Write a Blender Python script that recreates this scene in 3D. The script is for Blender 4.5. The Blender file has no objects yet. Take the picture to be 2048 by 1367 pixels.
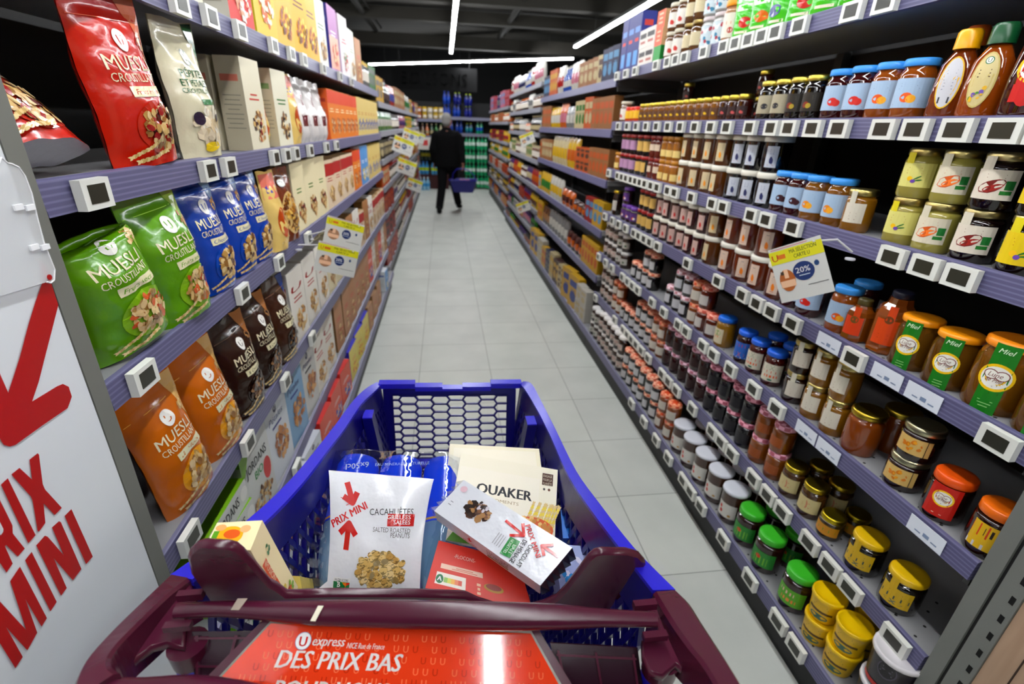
import bpy, math, random
from mathutils import Vector, Matrix, noise
random.seed(7)
sc = bpy.context.scene
COL = sc.collection
PI = math.pi

# ---------------------------------------------------------------- camera, world, exposure
cam_d = bpy.data.cameras.new('camera'); cam = bpy.data.objects.new('camera', cam_d); COL.objects.link(cam)
sc.camera = cam
cam_d.sensor_width = 36.0; cam_d.lens = 980.5 / 2048 * 36; cam_d.clip_start = .02
R3 = ((0.99141892, -0.12647649, 0.03304886), (-0.02087181, -0.40272439, -0.91508329), (0.12904611, 0.9065411, -0.40190837))
cam.matrix_world = Matrix(((R3[0][0], -R3[1][0], -R3[2][0], 0), (R3[0][1], -R3[1][1], -R3[2][1], 0),
                           (R3[0][2], -R3[1][2], -R3[2][2], 1.5), (0, 0, 0, 1)))
cam_d.dof.use_dof = True; cam_d.dof.focus_distance = .80; cam_d.dof.aperture_fstop = 4.0
w = bpy.data.worlds.new('world'); sc.world = w; w.use_nodes = True
w.node_tree.nodes['Background'].inputs[0].default_value = (.8, .85, 1, 1)
w.node_tree.nodes['Background'].inputs[1].default_value = .004
sc.view_settings.view_transform = 'Standard'; sc.view_settings.look = 'None'
sc.view_settings.gamma = 1; sc.view_settings.use_curve_mapping = False
sc.view_settings.exposure = 0.0
LED_STRENGTH = 68.0

# ---------------------------------------------------------------- helpers
def lin(c):
    return tuple(((x / 255) / 12.92 if x / 255 <= .04045 else ((x / 255 + .055) / 1.055) ** 2.4) for x in c[:3]) + (1.0,)

MATS = {}
def mat(kind):
    if kind in MATS: return MATS[kind]
    m = bpy.data.materials.new(kind); m.use_nodes = True; nt = m.node_tree; n = nt.nodes; l = nt.links
    b = n['Principled BSDF']; out = n['Material Output']
    at = n.new('ShaderNodeAttribute'); at.attribute_name = 'Col'
    tc = n.new('ShaderNodeTexCoord'); nz = n.new('ShaderNodeTexNoise'); nz.inputs['Scale'].default_value = 60
    l.new(tc.outputs['Object'], nz.inputs['Vector'])
    gm = n.new('ShaderNodeGamma'); gm.inputs[1].default_value = {'card': 1.4, 'film': 1.25, 'glass': 1.12, 'purple': 1.1, 'plastic': 1.12}.get(kind, 1.0)
    l.new(at.outputs['Color'], gm.inputs[0]); l.new(gm.outputs[0], b.inputs['Base Color'])
    rough, met, coat, bump, spec = {'card': (.42, 0, 0, .03, .5), 'film': (.22, 0, .3, .35, .5), 'honey': (.06, 0, .4, 0, .5), 'glass': (.07, 0, .5, 0, .6), 'plastic': (.3, 0, 0, .04, .5),
        'metal': (.3, 1, 0, .02, .5), 'matte': (.8, 0, 0, .1, .3), 'steel': (.5, .1, 0, .05, .35), 'skin': (.55, 0, 0, .05, .4), 'cloth': (.95, 0, 0, .3, .15), 'purple': (.24, 0, 0, .06, .5)}.get(kind, (.5, 0, 0, 0, .5))
    b.inputs['Roughness'].default_value = rough; b.inputs['Metallic'].default_value = met
    b.inputs['Coat Weight'].default_value = coat; b.inputs['Coat Roughness'].default_value = .08
    b.inputs['Specular IOR Level'].default_value = spec
    if bump:
        bp = n.new('ShaderNodeBump'); bp.inputs['Strength'].default_value = bump; bp.inputs['Distance'].default_value = .003
        l.new(nz.outputs['Fac'], bp.inputs['Height']); l.new(bp.outputs['Normal'], b.inputs['Normal'])
    if kind == 'honey': b.inputs['Transmission Weight'].default_value = .55; b.inputs['IOR'].default_value = 1.25
    if kind in ('clear', 'bottle'):
        tr = n.new('ShaderNodeBsdfTransparent'); tr.inputs[0].default_value = (.93, .96, 1, 1) if kind == 'clear' else (.72, .84, .95, 1)
        gl = n.new('ShaderNodeBsdfGlossy'); gl.inputs['Roughness'].default_value = .06
        lw = n.new('ShaderNodeLayerWeight'); lw.inputs[0].default_value = .25; fr = n.new('ShaderNodeMath'); fr.operation = 'MULTIPLY_ADD'; fr.inputs[1].default_value = .8; fr.inputs[2].default_value = .06; l.new(lw.outputs['Facing'], fr.inputs[0])
        mx = n.new('ShaderNodeMixShader')
        bp = n.new('ShaderNodeBump'); bp.inputs['Strength'].default_value = .5; bp.inputs['Distance'].default_value = .004
        nz.inputs['Scale'].default_value = 35
        l.new(nz.outputs['Fac'], bp.inputs['Height']); l.new(bp.outputs['Normal'], gl.inputs['Normal']); l.new(bp.outputs['Normal'], lw.inputs['Normal'])
        l.new(fr.outputs[0], mx.inputs[0]); l.new(tr.outputs[0], mx.inputs[1]); l.new(gl.outputs[0], mx.inputs[2])
        if kind == 'bottle':
            df = n.new('ShaderNodeBsdfDiffuse'); df.inputs[0].default_value = lin((150, 196, 226)); m3 = n.new('ShaderNodeMixShader'); m3.inputs[0].default_value = .4  # pale blue diffuse stands in for light refracted by the water
            l.new(mx.outputs[0], m3.inputs[1]); l.new(df.outputs[0], m3.inputs[2]); mx = m3
        l.new(mx.outputs[0], out.inputs[0])
    if kind == 'frost':
        tr = n.new('ShaderNodeBsdfTransparent'); mx = n.new('ShaderNodeMixShader'); mx.inputs[0].default_value = .45
        l.new(tr.outputs[0], mx.inputs[1]); l.new(b.outputs[0], mx.inputs[2]); l.new(mx.outputs[0], out.inputs[0])
    if kind == 'led':
        e = n.new('ShaderNodeEmission'); e.inputs[0].default_value = (.96, .98, 1, 1); e.inputs[1].default_value = LED_STRENGTH
        l.new(e.outputs[0], out.inputs[0])
    if kind in ('floor', 'ceiling', 'wood', 'rail'):
        n.remove(at)
        sp = n.new('ShaderNodeMapping'); l.new(tc.outputs['Object'], sp.inputs[0])
        cr = n.new('ShaderNodeValToRGB')
    if kind == 'floor':
        b.inputs['Roughness'].default_value = .48; b.inputs['Specular IOR Level'].default_value = .3
        sp.inputs['Location'].default_value = (.19 + .465 * 20, -1.226 + .4265 * 20, 0)
        br = n.new('ShaderNodeTexBrick'); br.offset = 0; br.squash = 1
        br.inputs['Scale'].default_value = 1; br.inputs['Brick Width'].default_value = .465; br.inputs['Row Height'].default_value = .4265
        br.inputs['Mortar Size'].default_value = .0022; br.inputs['Mortar Smooth'].default_value = .4
        br.inputs['Color1'].default_value = lin((202, 205, 198)); br.inputs['Color2'].default_value = lin((196, 199, 193)); br.inputs['Mortar'].default_value = lin((128, 130, 126))
        l.new(sp.outputs[0], br.inputs['Vector'])
        nz.inputs['Scale'].default_value = 3.5; nz.inputs['Detail'].default_value = 6
        cr.color_ramp.elements[0].position = .3; cr.color_ramp.elements[0].color = (.86, .87, .87, 1); cr.color_ramp.elements[1].position = .7; cr.color_ramp.elements[1].color = (1, 1, 1, 1)
        l.new(nz.outputs['Fac'], cr.inputs[0])
        mm = n.new('ShaderNodeMixRGB'); mm.blend_type = 'MULTIPLY'; mm.inputs[0].default_value = 1
        l.new(br.outputs['Color'], mm.inputs[1]); l.new(cr.outputs[0], mm.inputs[2]); l.new(mm.outputs[0], b.inputs['Base Color'])
    if kind == 'ceiling':
        b.inputs['Roughness'].default_value = .9
        cr.color_ramp.elements[0].color = lin((34, 32, 27)); cr.color_ramp.elements[1].color = lin((50, 47, 40)); nz.inputs['Scale'].default_value = 2
        l.new(nz.outputs['Fac'], cr.inputs[0]); l.new(cr.outputs[0], b.inputs['Base Color'])
    if kind == 'wood':
        sp.inputs['Scale'].default_value = (14, 14, 1.2); nz.inputs['Scale'].default_value = 3; l.new(sp.outputs[0], nz.inputs['Vector'])
        cr.color_ramp.elements[0].color = lin((150, 118, 92)); cr.color_ramp.elements[1].color = lin((196, 165, 138))
        l.new(nz.outputs['Fac'], cr.inputs[0]); l.new(cr.outputs[0], b.inputs['Base Color'])
    if kind == 'rail':
        b.inputs['Roughness'].default_value = .38; b.inputs['Specular IOR Level'].default_value = .4
        sx = n.new('ShaderNodeSeparateXYZ'); l.new(tc.outputs['Object'], sx.inputs[0])
        wv = n.new('ShaderNodeMath'); wv.operation = 'MULTIPLY'; wv.inputs[1].default_value = 700; l.new(sx.outputs[2], wv.inputs[0])
        sn = n.new('ShaderNodeMath'); sn.operation = 'SINE'; l.new(wv.outputs[0], sn.inputs[0])
        cr.color_ramp.elements[0].color = lin((84, 82, 116)); cr.color_ramp.elements[1].color = lin((108, 106, 140))
        l.new(sn.outputs[0], cr.inputs[0]); l.new(cr.outputs[0], b.inputs['Base Color'])
    MATS[kind] = m
    return m

class G:
    def __init__(s): s.v = []; s.f = []; s.c = []; s.m = []; s.s = []; s.k = []
    def add(s, vs, fs, col, kind='card', smooth=False):
        o = len(s.v); s.v += [tuple(v) for v in vs]
        if kind not in s.k: s.k.append(kind)
        ki = s.k.index(kind)
        for i, f in enumerate(fs):
            s.f.append(tuple(o + j for j in f)); s.c.append(col[i] if isinstance(col, list) else col); s.m.append(ki); s.s.append(smooth)
    def box(s, x0, x1, y0, y1, z0, z1, col, kind='card', M=None):
        vs = [Vector(p) for p in ((x0, y0, z0), (x1, y0, z0), (x1, y1, z0), (x0, y1, z0), (x0, y0, z1), (x1, y0, z1), (x1, y1, z1), (x0, y1, z1))]
        if M: vs = [M @ v for v in vs]
        s.add(vs, [(0, 3, 2, 1), (4, 5, 6, 7), (0, 1, 5, 4), (1, 2, 6, 5), (2, 3, 7, 6), (3, 0, 4, 7)], col, kind)
    def lathe(s, prof, col, kind='glass', seg=24, M=None, colf=None, smooth=True, sq=1):
        vs = []; n = len(prof)
        for r, z in prof:
            for i in range(seg):
                a = 2 * PI * i / seg
                v = Vector((r * math.cos(a), r * math.sin(a) * sq, z)); vs.append(M @ v if M else v)
        fs = []; cs = []
        for j in range(n - 1):
            for i in range(seg):
                fs.append((j * seg + i, j * seg + (i + 1) % seg, (j + 1) * seg + (i + 1) % seg, (j + 1) * seg + i)); cs.append(colf(i, j) if colf else col)
        s.add(vs, fs, cs, kind, smooth)
        s.add(vs[:seg][::-1], [tuple(range(seg))], col, kind); s.add(vs[-seg:], [tuple(range(seg))], colf(0, n) if colf else col, kind)
    def tube(s, pts, rad, col, kind='plastic', seg=10, sq=None):
        pts = [Vector(p) for p in pts]; n = len(pts); rad = rad if isinstance(rad, (list, tuple)) else [rad] * n; vs = []
        ref = Vector((0, 0, 1))
        for i, p in enumerate(pts):
            t = (pts[min(i + 1, n - 1)] - pts[max(i - 1, 0)]).normalized()
            a = t.cross(ref); a = a.normalized() if a.length > .05 else Vector((1, 0, 0)); b = a.cross(t).normalized()
            for k in range(seg):
                q = 2 * PI * k / seg; vs.append(p + a * rad[i] * math.cos(q) + b * rad[i] * (sq or 1) * math.sin(q))
        fs = [(j * seg + i, j * seg + (i + 1) % seg, (j + 1) * seg + (i + 1) % seg, (j + 1) * seg + i) for j in range(n - 1) for i in range(seg)]
        s.add(vs, fs, col, kind, True); s.add(vs[:seg], [tuple(range(seg))][::1], col, kind); s.add(vs[-seg:], [tuple(range(seg))], col, kind)
    def prism(s, pts, d, col, kind='card'):
        """closed polygon of 3D points extruded by vector d"""
        n = len(pts); a = [Vector(p) for p in pts]; b = [p + Vector(d) for p in a]
        s.add(a + b, [tuple(range(n)), tuple(range(2 * n - 1, n - 1, -1))] + [(i, (i + 1) % n, n + (i + 1) % n, n + i) for i in range(n)], col, kind)
    def mesh(s, name):
        me = bpy.data.meshes.new(name); me.from_pydata(s.v, [], s.f); me.update()
        for k in s.k: me.materials.append(mat(k))
        me.polygons.foreach_set('material_index', s.m); me.polygons.foreach_set('use_smooth', s.s)
        at = me.color_attributes.new('Col', 'FLOAT_COLOR', 'CORNER'); buf = []
        cache = {}
        for f, c in zip(s.f, s.c):
            c = cache.setdefault(c, lin(c)); buf += list(c) * len(f)
        at.data.foreach_set('color', buf)
        return me

def obj(name, g, parent=None, label=None, cat=None, group=None, kind=None, loc=None):
    me = g.mesh(name) if isinstance(g, G) else g
    o = bpy.data.objects.new(name, me); COL.objects.link(o)
    if parent: o.parent = parent
    if loc: o.location = loc
    return tag(o, label, cat, group, kind)
LABELS = {}
def tag(o, label=None, cat=None, group=None, kind=None):
    if label:
        o['label'] = label; LABELS[label] = LABELS.get(label, 0) + 1
    if cat: o['category'] = cat
    if group: o['group'] = group
    if kind: o['kind'] = kind
    return o
def thing(name, label, cat, loc=(0, 0, 0), rz=0, group=None):
    o = bpy.data.objects.new(name, None); COL.objects.link(o); o.location = loc; o.rotation_euler = (0, 0, rz); o.empty_display_size = .05
    return tag(o, label, cat, group)
def fixed(name, g, kind='structure'): return obj(name, g, kind=kind)

# ---- lettering turned into mesh polygons
TX = {}
def glyphs(txt, bold=0.0, shear=0.0):
    key = (txt, bold, shear)
    if key in TX: return TX[key]
    cu = bpy.data.curves.new('lettering', 'FONT'); cu.body = txt; cu.size = 1.4; cu.offset = 0; cu.shear = shear; cu.resolution_u = 2; cu.fill_mode = 'FRONT'
    ob = bpy.data.objects.new('lettering', cu); COL.objects.link(ob)
    me = bpy.data.meshes.new_from_object(ob)
    v0 = [(p.co.x, p.co.y) for p in me.vertices]; f0 = [tuple(p.vertices) for p in me.polygons]; v = []; f = []
    for dx in ((0,) if bold <= 0 else (-bold, bold)):
        f += [tuple(i + len(v) for i in q) for q in f0]; v += [(x + dx, y) for x, y in v0]
    bpy.data.objects.remove(ob); bpy.data.meshes.remove(me); bpy.data.curves.remove(cu)
    x0 = min([p[0] for p in v] or [0]); x1 = max([p[0] for p in v] or [1])
    TX[key] = ([(x - x0, y) for x, y in v], f, max(x1 - x0, .01))
    return TX[key]

class Art:
    """flat artwork in metres, later laid onto a surface S(x, y, lift) -> point"""
    def __init__(s): s.p = []
    def poly(s, pts, col, fs=None): s.p.append((pts, fs or [tuple(range(len(pts)))], col)); return s
    def rect(s, cx, cy, w, h, col, n=1, m=1, rot=0):
        c, q = math.cos(rot), math.sin(rot); v = []
        for j in range(m + 1):
            for i in range(n + 1):
                x, y = -w / 2 + w * i / n, -h / 2 + h * j / m; v.append((cx + x * c - y * q, cy + x * q + y * c))
        return s.poly(v, col, [(j * (n + 1) + i, j * (n + 1) + i + 1, (j + 1) * (n + 1) + i + 1, (j + 1) * (n + 1) + i) for j in range(m) for i in range(n)])
    def ell(s, cx, cy, rx, ry, col, seg=20, rings=1, wob=0, rot=0):
        v = [(cx, cy)]; f = []; c, q = math.cos(rot), math.sin(rot)
        for k in range(1, rings + 1):
            for i in range(seg):
                a = 2 * PI * i / seg; w_ = 1 + (random.random() - .5) * wob
                x, y = rx * k / rings * math.cos(a) * w_, ry * k / rings * math.sin(a) * w_; v.append((cx + x * c - y * q, cy + x * q + y * c))
        for i in range(seg): f.append((0, 1 + i, 1 + (i + 1) % seg))
        for k in range(1, rings):
            for i in range(seg):
                a, b = 1 + (k - 1) * seg, 1 + k * seg; f.append((a + i, b + i, b + (i + 1) % seg, a + (i + 1) % seg))
        return s.poly(v, col, f)
    def text(s, t, cx, cy, h, col, w=None, bold=.012, shear=0, al='c', rot=0):
        v, f, tw = glyphs(t, bold, shear); k = h; kx = k if w is None else w / tw
        ox = {'c': -tw * kx / 2, 'l': 0, 'r': -tw * kx}[al]; c, q = math.cos(rot), math.sin(rot)
        return s.poly([(cx + (x * kx + ox) * c - y * k * q, cy + (x * kx + ox) * q + y * k * c) for x, y in v], col, f)
    def line(s, x0, y0, x1, y1, w, col): return s.rect((x0 + x1) / 2, (y0 + y1) / 2, math.hypot(x1 - x0, y1 - y0), w, col, 3, 1, math.atan2(y1 - y0, x1 - x0))
    def bars(s, cx, cy, w, n, dy, col, h=.0014):
        for i in range(n): s.rect(cx, cy - i * dy, w * random.uniform(.6, 1), h, col)
        return s
    def cluster(s, cx, cy, rx, ry, pal, n, sz):
        for i in range(n):
            a = random.random() * 2 * PI; r = math.sqrt(random.random()); z = sz * random.uniform(.7, 1.3)
            s.ell(cx + rx * r * math.cos(a), cy + ry * r * math.sin(a), z, z * random.uniform(.55, .9), random.choice(pal), 7, 1, .35, random.random() * 3)
        return s
    def wheat(s, cx, cy, L, ang, col=(214, 184, 120)):
        for k in range(9):
            t = k / 9; x, y = cx + L * t * math.cos(ang), cy + L * t * math.sin(ang)
            for sg in (-1, 1): s.ell(x, y, L * .1, L * .03, col if k % 2 else (236, 214, 160), 6, 1, 0, ang + sg * .45)
        return s
    def onto(s, g, S, kind='card', lift=.0004, step=.00006, mod=10 ** 6):
        for i, (v, f, c) in enumerate(s.p): g.add([S(x, y, lift + (i % mod) * step) for x, y in v], f, c, kind)
NUT = [(222, 190, 130), (200, 160, 95), (240, 215, 165), (170, 125, 70), (228, 200, 150)]
BERRY = NUT + [(170, 30, 25), (90, 20, 20)]
CHOC = [(70, 42, 28), (95, 60, 38), (50, 30, 22), (130, 88, 55), (175, 135, 90)]

def quadS(P, bulge=0):
    """bilinear surface over TL,TR,BR,BL with unit art coordinates in metres along width / height"""
    TL, TR, BR, BL = [Vector(p) for p in P]; W = ((TR - TL).length + (BR - BL).length) / 2; H = ((TL - BL).length + (TR - BR).length) / 2
    N = (TR - BL).cross(TL - BR).normalized()
    def S(x, y, o=0):
        u, v = x / W + .5, y / H + .5
        if bulge: u = .5 + (u - .5) * (1 - .07 * math.sin(PI * min(max(v, 0), 1)) ** .8)
        p = BL.lerp(BR, u).lerp(TL.lerp(TR, u), v)
        uu, vv = min(max(u, 0), 1), min(max(v, 0), 1)
        b = bulge * (math.sin(PI * uu) ** .55) * (math.sin(PI * vv) ** .6) if bulge else 0
        if bulge: b += .22 * abs(bulge) * noise.noise(Vector((u * 5 + v * 2, v * 4, W * 50))) * math.sin(PI * uu) + .08 * abs(bulge) * noise.noise(Vector((u * 14, v * 9, 3)))
        return p + N * (b + o)
    return S, W, H, N
def slab(g, P, th, col, kind='card', side=None):
    S, W, H, N = quadS(P); d = -N * th
    a = [Vector(p) for p in P]; b = [p + d for p in a]
    g.add(a + b, [(0, 3, 2, 1), (4, 5, 6, 7), (0, 1, 5, 4), (1, 2, 6, 5), (2, 3, 7, 6), (3, 0, 4, 7)], [col, side or col, side or col, side or col, side or col, side or col], kind)
    return S, W, H, N
def pillow(g, P, bulge, col, kind='film', back=None, n=18):
    S, W, H, N = quadS(P, bulge); S2, *_ = quadS(P, -(back if back is not None else bulge))
    vs = []; 
    for T in (S, S2):
        for j in range(n + 1):
            for i in range(n + 1): vs.append(T(W * (i / n - .5), H * (j / n - .5)))
    o = (n + 1) ** 2; fs = []
    for j in range(n):
        for i in range(n):
            q = (j * (n + 1) + i, j * (n + 1) + i + 1, (j + 1) * (n + 1) + i + 1, (j + 1) * (n + 1) + i); fs.append(q); fs.append(tuple(o + k for k in q[::-1]))
    g.add(vs, fs, col, kind, True)
    return S, W, H, N

# ---------------------------------------------------------------- the room
g = G(); g.box(-8, 8, -3, 18, -.05, 0, (170, 170, 170), 'floor'); fixed('floor', g)
g = G(); g.box(-8, 8, -3, 18, 3.6, 3.7, (50, 48, 42), 'ceiling'); fixed('ceiling', g)
BLK = (5, 5, 6)
for nm, a in (('wall_back', (-8, 8, 17.9, 18)), ('wall_left', (-8.1, -8, -3, 18)), ('wall_right', (8, 8.1, -3, 18)), ('wall_front', (-8, 8, -3.1, -3))):
    g = G(); g.box(*a, 0, 3.7, BLK, 'matte'); fixed(nm, g)
BE = (52, 50, 44)
for i, (y, z, h) in enumerate(((13.6, 3.15, .25), (11.6, 3.35, .2), (9.6, 3.3, .3), (7.2, 3.35, .25), (3.5, 3.35, .25))):
    g = G(); g.box(-8, 8, y - .12, y + .12, z, z + h, BE, 'ceiling')
    tag(obj('ceiling_beam', g), f"dark concrete ceiling beam running across the shop, {['farthest of all', 'second farthest', 'middle one', 'second nearest', 'nearest, overhead'][i]}", 'beam', 'concrete beams across the ceiling')
for i, x in enumerate((-1.5, 1.35)):
    g = G(); g.tube([(x, -2, 3.42), (x, 13.5, 3.42)], .05, (30, 29, 25), 'matte'); g.tube([(x + .12, -2, 3.47), (x + .12, 13.5, 3.47)], .02, (30, 29, 25), 'matte')
    tag(obj('ceiling_conduit', g), f"thin grey conduit pipe under the dark ceiling, {'left' if i == 0 else 'right'} of the aisle", 'pipe', 'conduits under the ceiling')
def led(label, pts):
    t = thing('led_strip_light', label, 'light', group='white LED strip lights under the ceiling')
    a, b = Vector(pts[0]), Vector(pts[1]); d = (b - a).normalized(); s = Vector((-d.y, d.x, 0)) * .032
    g = G(); up = Vector((0, 0, .045)); g.prism([a - s, a + s, a + s + up, a - s + up], b - a, (90, 90, 90), 'steel'); obj('housing', g, t)
    g = G(); dn = Vector((0, 0, -.03)); s2 = s * .9; g.prism([a - s2, a + s2, a + s2 + dn, a - s2 + dn], b - a, (255, 255, 255), 'led'); obj('diffuser', g, t)
    g = G()
    for k in range(5):
        p = a.lerp(b, .1 + .2 * k) + up; g.tube([p, p + Vector((0, 0, .5))], .003, (80, 80, 80), 'steel', 5)
    obj('hanging_wires', g, t)
led('long white LED strip running above the middle of the aisle', [(.19, -2.6, 3.0), (.2, 12.9, 3.0)])
led('slanting white LED strip above the right rack', [(2.63, -2.6, 3.0), (2.62, 11.0, 3.0)])
led('white LED strip crossing above the far end of the aisle', [(-2.1, 16.4, 3.0), (3.0, 12.75, 3.0)])
led('added unseen white LED strip above the left rack, out of the aisle', [(-2.3, -2.6, 3.0), (-2.3, 11.0, 3.0)])  # added lamp out of view; no such fixture is seen on this side

g = G(); A = Art(); A.text('BOISSONS', 0, 0, .3, (16, 16, 17), w=1.7, bold=.01)
A.onto(g, lambda x, y, o: Vector((-.2 + x, 14.6 - o * 20, 2.42 + y))); 
g.box(-1.3, .9, 14.62, 14.66, 2.3, 2.85, (3, 3, 4), 'matte')
for x in (-1.1, .7): g.tube([(x, 14.64, 2.84), (x, 14.64, 3.6)], .006, (40, 40, 40), 'steel', 6)
tag(obj('aisle_sign', g), 'black hanging sign with dim grey word BOISSONS above the drinks', 'sign')

# ---------------------------------------------------------------- racks
RAIL = (118, 116, 160); GREY = (150, 150, 152)
def shelf(side, X0, y0, y1, z, label, group, holes=0, deep=.42, rail='rail', railc=RAIL, kick=0):
    t = thing('metal_shelf', label, 'shelf', (X0, y0, z), group=group); L = y1 - y0; s = side
    g = G(); g.box(min(s * .013, s * deep), max(s * .013, s * deep), .004, L - .004, -.03, 0, (146, 146, 148), 'steel')
    if holes:
        y = .05
        while y < holes:
            for k in range(4):
                x = s * (.03 + .045 * k); g.lathe([(.0036, .0001), (.0036, .0005)], (30, 30, 30), 'matte', 8, Matrix.Translation((x, y + .02 * (k % 2), 0)))
            y += .055
    obj('shelf_board', g, t)
    g = G(); lx = [-s * .014, -s * .018, -s * .004, 0]; pts = [(0, 0, -.044), (s * .004, 0, .003), (s * .012, 0, .006), (s * .016, 0, -.044)]
    g.prism(pts if s > 0 else pts[::-1], (0, L, 0), railc, rail)
    obj('price_rail', g, t)
    if kick: g = G(); g.box(min(s * .03, s * .42), max(s * .03, s * .42), 0.002, L - .002, -z, -.05, (22, 22, 24), 'steel'); obj('kick_plate', g, t)
    else:
        for yy in (.012, L - .012): g = G(); g.box(min(s * .02, s * (deep - .01)), max(s * .02, s * (deep - .01)), yy - .006, yy + .006, -.07, -.03, (70, 70, 70), 'steel'); obj('bracket', g, t)
    return t
def frame(side, X0, y0, y1, top, label, base=.16, bx=None, backc=(16, 16, 17)):
    s = side; t = thing('shelving_frame', label, 'rack', (X0, y0, 0), group='metal shelving frames along the aisle'); L = y1 - y0
    g = G(); g.box(min(s * .46, s * .48), max(s * .46, s * .48), 0, L, 0, top, backc, 'steel'); obj('back_panel', g, t)
    n = max(1, round(L / 1.33))
    for i in range(n + 1):
        y = min(max(L * i / n, .02), L - .02); g = G(); g.box(min(s * .425, s * .459), max(s * .425, s * .459), y - .02, y + .02, 0, top, (60, 60, 60), 'steel'); obj('upright', g, t)
ORD = ['nearest', 'second nearest', 'third nearest', 'fourth nearest', 'fifth nearest', 'sixth nearest', 'seventh nearest', 'eighth nearest', 'ninth nearest', 'tenth nearest',
       'eleventh nearest', 'twelfth nearest', 'thirteenth nearest', 'fourteenth nearest', 'fifteenth nearest', 'sixteenth nearest', 'seventeenth nearest', 'eighteenth nearest', 'nineteenth nearest', 'twentieth nearest', 'third farthest', 'second farthest', 'farthest of all']
NTH = ['top', 'second', 'third', 'fourth', 'fifth', 'sixth', 'seventh', 'bottom']
RA = [1.82, 1.545, 1.27, 1.0, .72, .43]; RB = [1.79, 1.50, 1.19, .86, .54]
RC = [1.95, 1.70, 1.44, 1.15, .86, .59, .33]; RD = [1.80, 1.57, 1.25, 1.0, .74, .48, .22]
LA = [1.735, 1.405, 1.09, .715, .385]; LB = [1.66, 1.42, 1.18, .94, .70, .45, .2]
RACKS = [(1, 1.05, .60, 3.28, RA, 'near right rack', .99), (1, 1.05, 3.28, 5.85, RB, 'second right rack', .99), (1, 1.05, 5.85, 8.65, RC, 'third right rack', 1.0), (1, 1.03, 8.65, 12.3, RD, 'farthest right rack', .98),
         (-1, -.55, .775, 4.8, LA, 'near left rack', -.515), (-1, -.55, 4.8, 12.0, LB, 'far left rack', -.52)]
for s, X0, y0, y1, zs, nm, bx in RACKS:
    frame(s, X0, y0, y1, zs[0] + .10, f'grey metal shelving frame holding the shelves of the {nm}', .16, bx)
    for i, z in enumerate(zs):
        far = y0 > 3
        shelf(s, X0, y0, y1, z, f'{NTH[i]} shelf from the top of the {nm}, grey metal with price rail', f'shelves of the {nm}',
              (1.4 if z < 1.1 and not far else 0) if s > 0 else 0, kick=(z < .25), rail='steel' if y0 > 4 else 'rail', railc=(126, 126, 136))
    if zs[-1] > .25: shelf(s, bx, y0, y1, .165, f'base shelf just above the floor of the {nm}, grey metal', f'shelves of the {nm}', 1.2 if s > 0 and y0 < 1 else 0, .46, kick=1)

# near right end: slotted upright and wooden panel
g = G(); X = 1.05
g.box(X, X + .03, .514, .552, 0, 2.3, (118, 120, 115), 'steel'); g.box(X + .006, X + .03, .552, .560, 0, 2.3, (40, 40, 40), 'steel'); g.box(X, X + .5, .560, .592, 0, 2.3, (118, 120, 115), 'steel')
z = .1
while z < 2.2: g.box(X - .0006, X, .521, .529, z, z + .018, (12, 12, 12), 'matte'); z += .05
tag(obj('slotted_upright', g), 'grey slotted metal upright closing the near end of the right rack', 'upright')
g = G(); g.box(X + .004, X + .5, -.3, .513, 0, 2.3, (180, 150, 120), 'wood'); g.box(X + .002, X + .004, .468, .470, 0, 2.3, (60, 45, 35), 'matte')
tag(obj('wood_panel', g), 'light brown wood panel beyond the slotted upright at right edge', 'panel')
# near left end: grey edge strip and the PRIX MINI board
g = G(); g.box(-.60, -.55, .739, .773, 0, 2.3, (116, 117, 110), 'steel'); g.box(-1.0, -.57, .772, .776, 0, 2.3, (50, 50, 50), 'steel')
tag(obj('edge_strip', g), 'grey metal edge strip between white poster board and left rack', 'strip')
t = thing('poster_board', 'tall white PRIX MINI board with red arrow at left edge', 'sign', (0, 0, 0))
g = G(); g.box(-.60, -.551, -.2, .737, .02, 2.25, (224, 228, 232), 'plastic'); obj('board', g, t)
RED = (196, 3, 3)
def yz(g, L, col, x=-.5495, d=.0006):
    pts = [(x, a / 1000, b / 1000) for a, b in L]
    # triangulated outline on the board plane
    from mathutils.geometry import tessellate_polygon
    tr = tessellate_polygon([[Vector(p) for p in pts]]); g.add([(x, p[1], p[2]) for p in pts], [tuple(q[::-1]) for q in tr], col, 'card')
g = G()
yz(g, [(724,1284),(733,1312),(738,1300),(736,1246),(696,1203),(659,1163),(639,1145),(684,1143),(695,1141),(703,1132),(702,1116),(688,1105),(644,1107),(594,1108),(586,1111),(580,1118),(579,1128),(570,1172),(560,1249),(595,1275),(613,1204),(613,1173),(646,1205),(679,1241),(701,1263)], RED)
obj('red_arrow', g, t)
g = G()
for L in ([(603,1078),(617,1078),(618,1075),(606,1035),(606,1026),(618,983),(604,983),(596,1011),(587,985),(574,982),(573,985),(584,1027),(584,1033),(573,1078),(586,1078),(595,1052)],
 [(556,1076),(567,1077),(568,982),(555,981)], [(544,1104),(547,1065),(547,1019),(543,1010),(548,979),(536,978),(530,1004),(528,1004),(527,976),(516,973),(514,995),(511,1091)],
 [(617,969),(631,969),(633,873),(618,874)], [(563,969),(579,970),(582,965),(592,920),(593,971),(606,970),(608,966),(608,875),(589,874),(577,931),(576,874),(564,873)],
 [(542,965),(554,967),(555,872),(542,870)], [(515,959),(533,964),(534,867),(523,865),(521,920),(515,864),(495,858),(487,913),(487,857),(474,855),(472,959),(491,972),(494,952),(505,883)]): yz(g, L, RED)
yz(g, [(532,1054),(535,1038),(535,1025),(533,1022),(529,1021),(524,1049)], (224, 228, 232), -.549)
obj('red_lettering', g, t)
t = thing('plastic_sleeve', 'clear plastic price sleeve hooked on the white poster board', 'sleeve')
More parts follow.
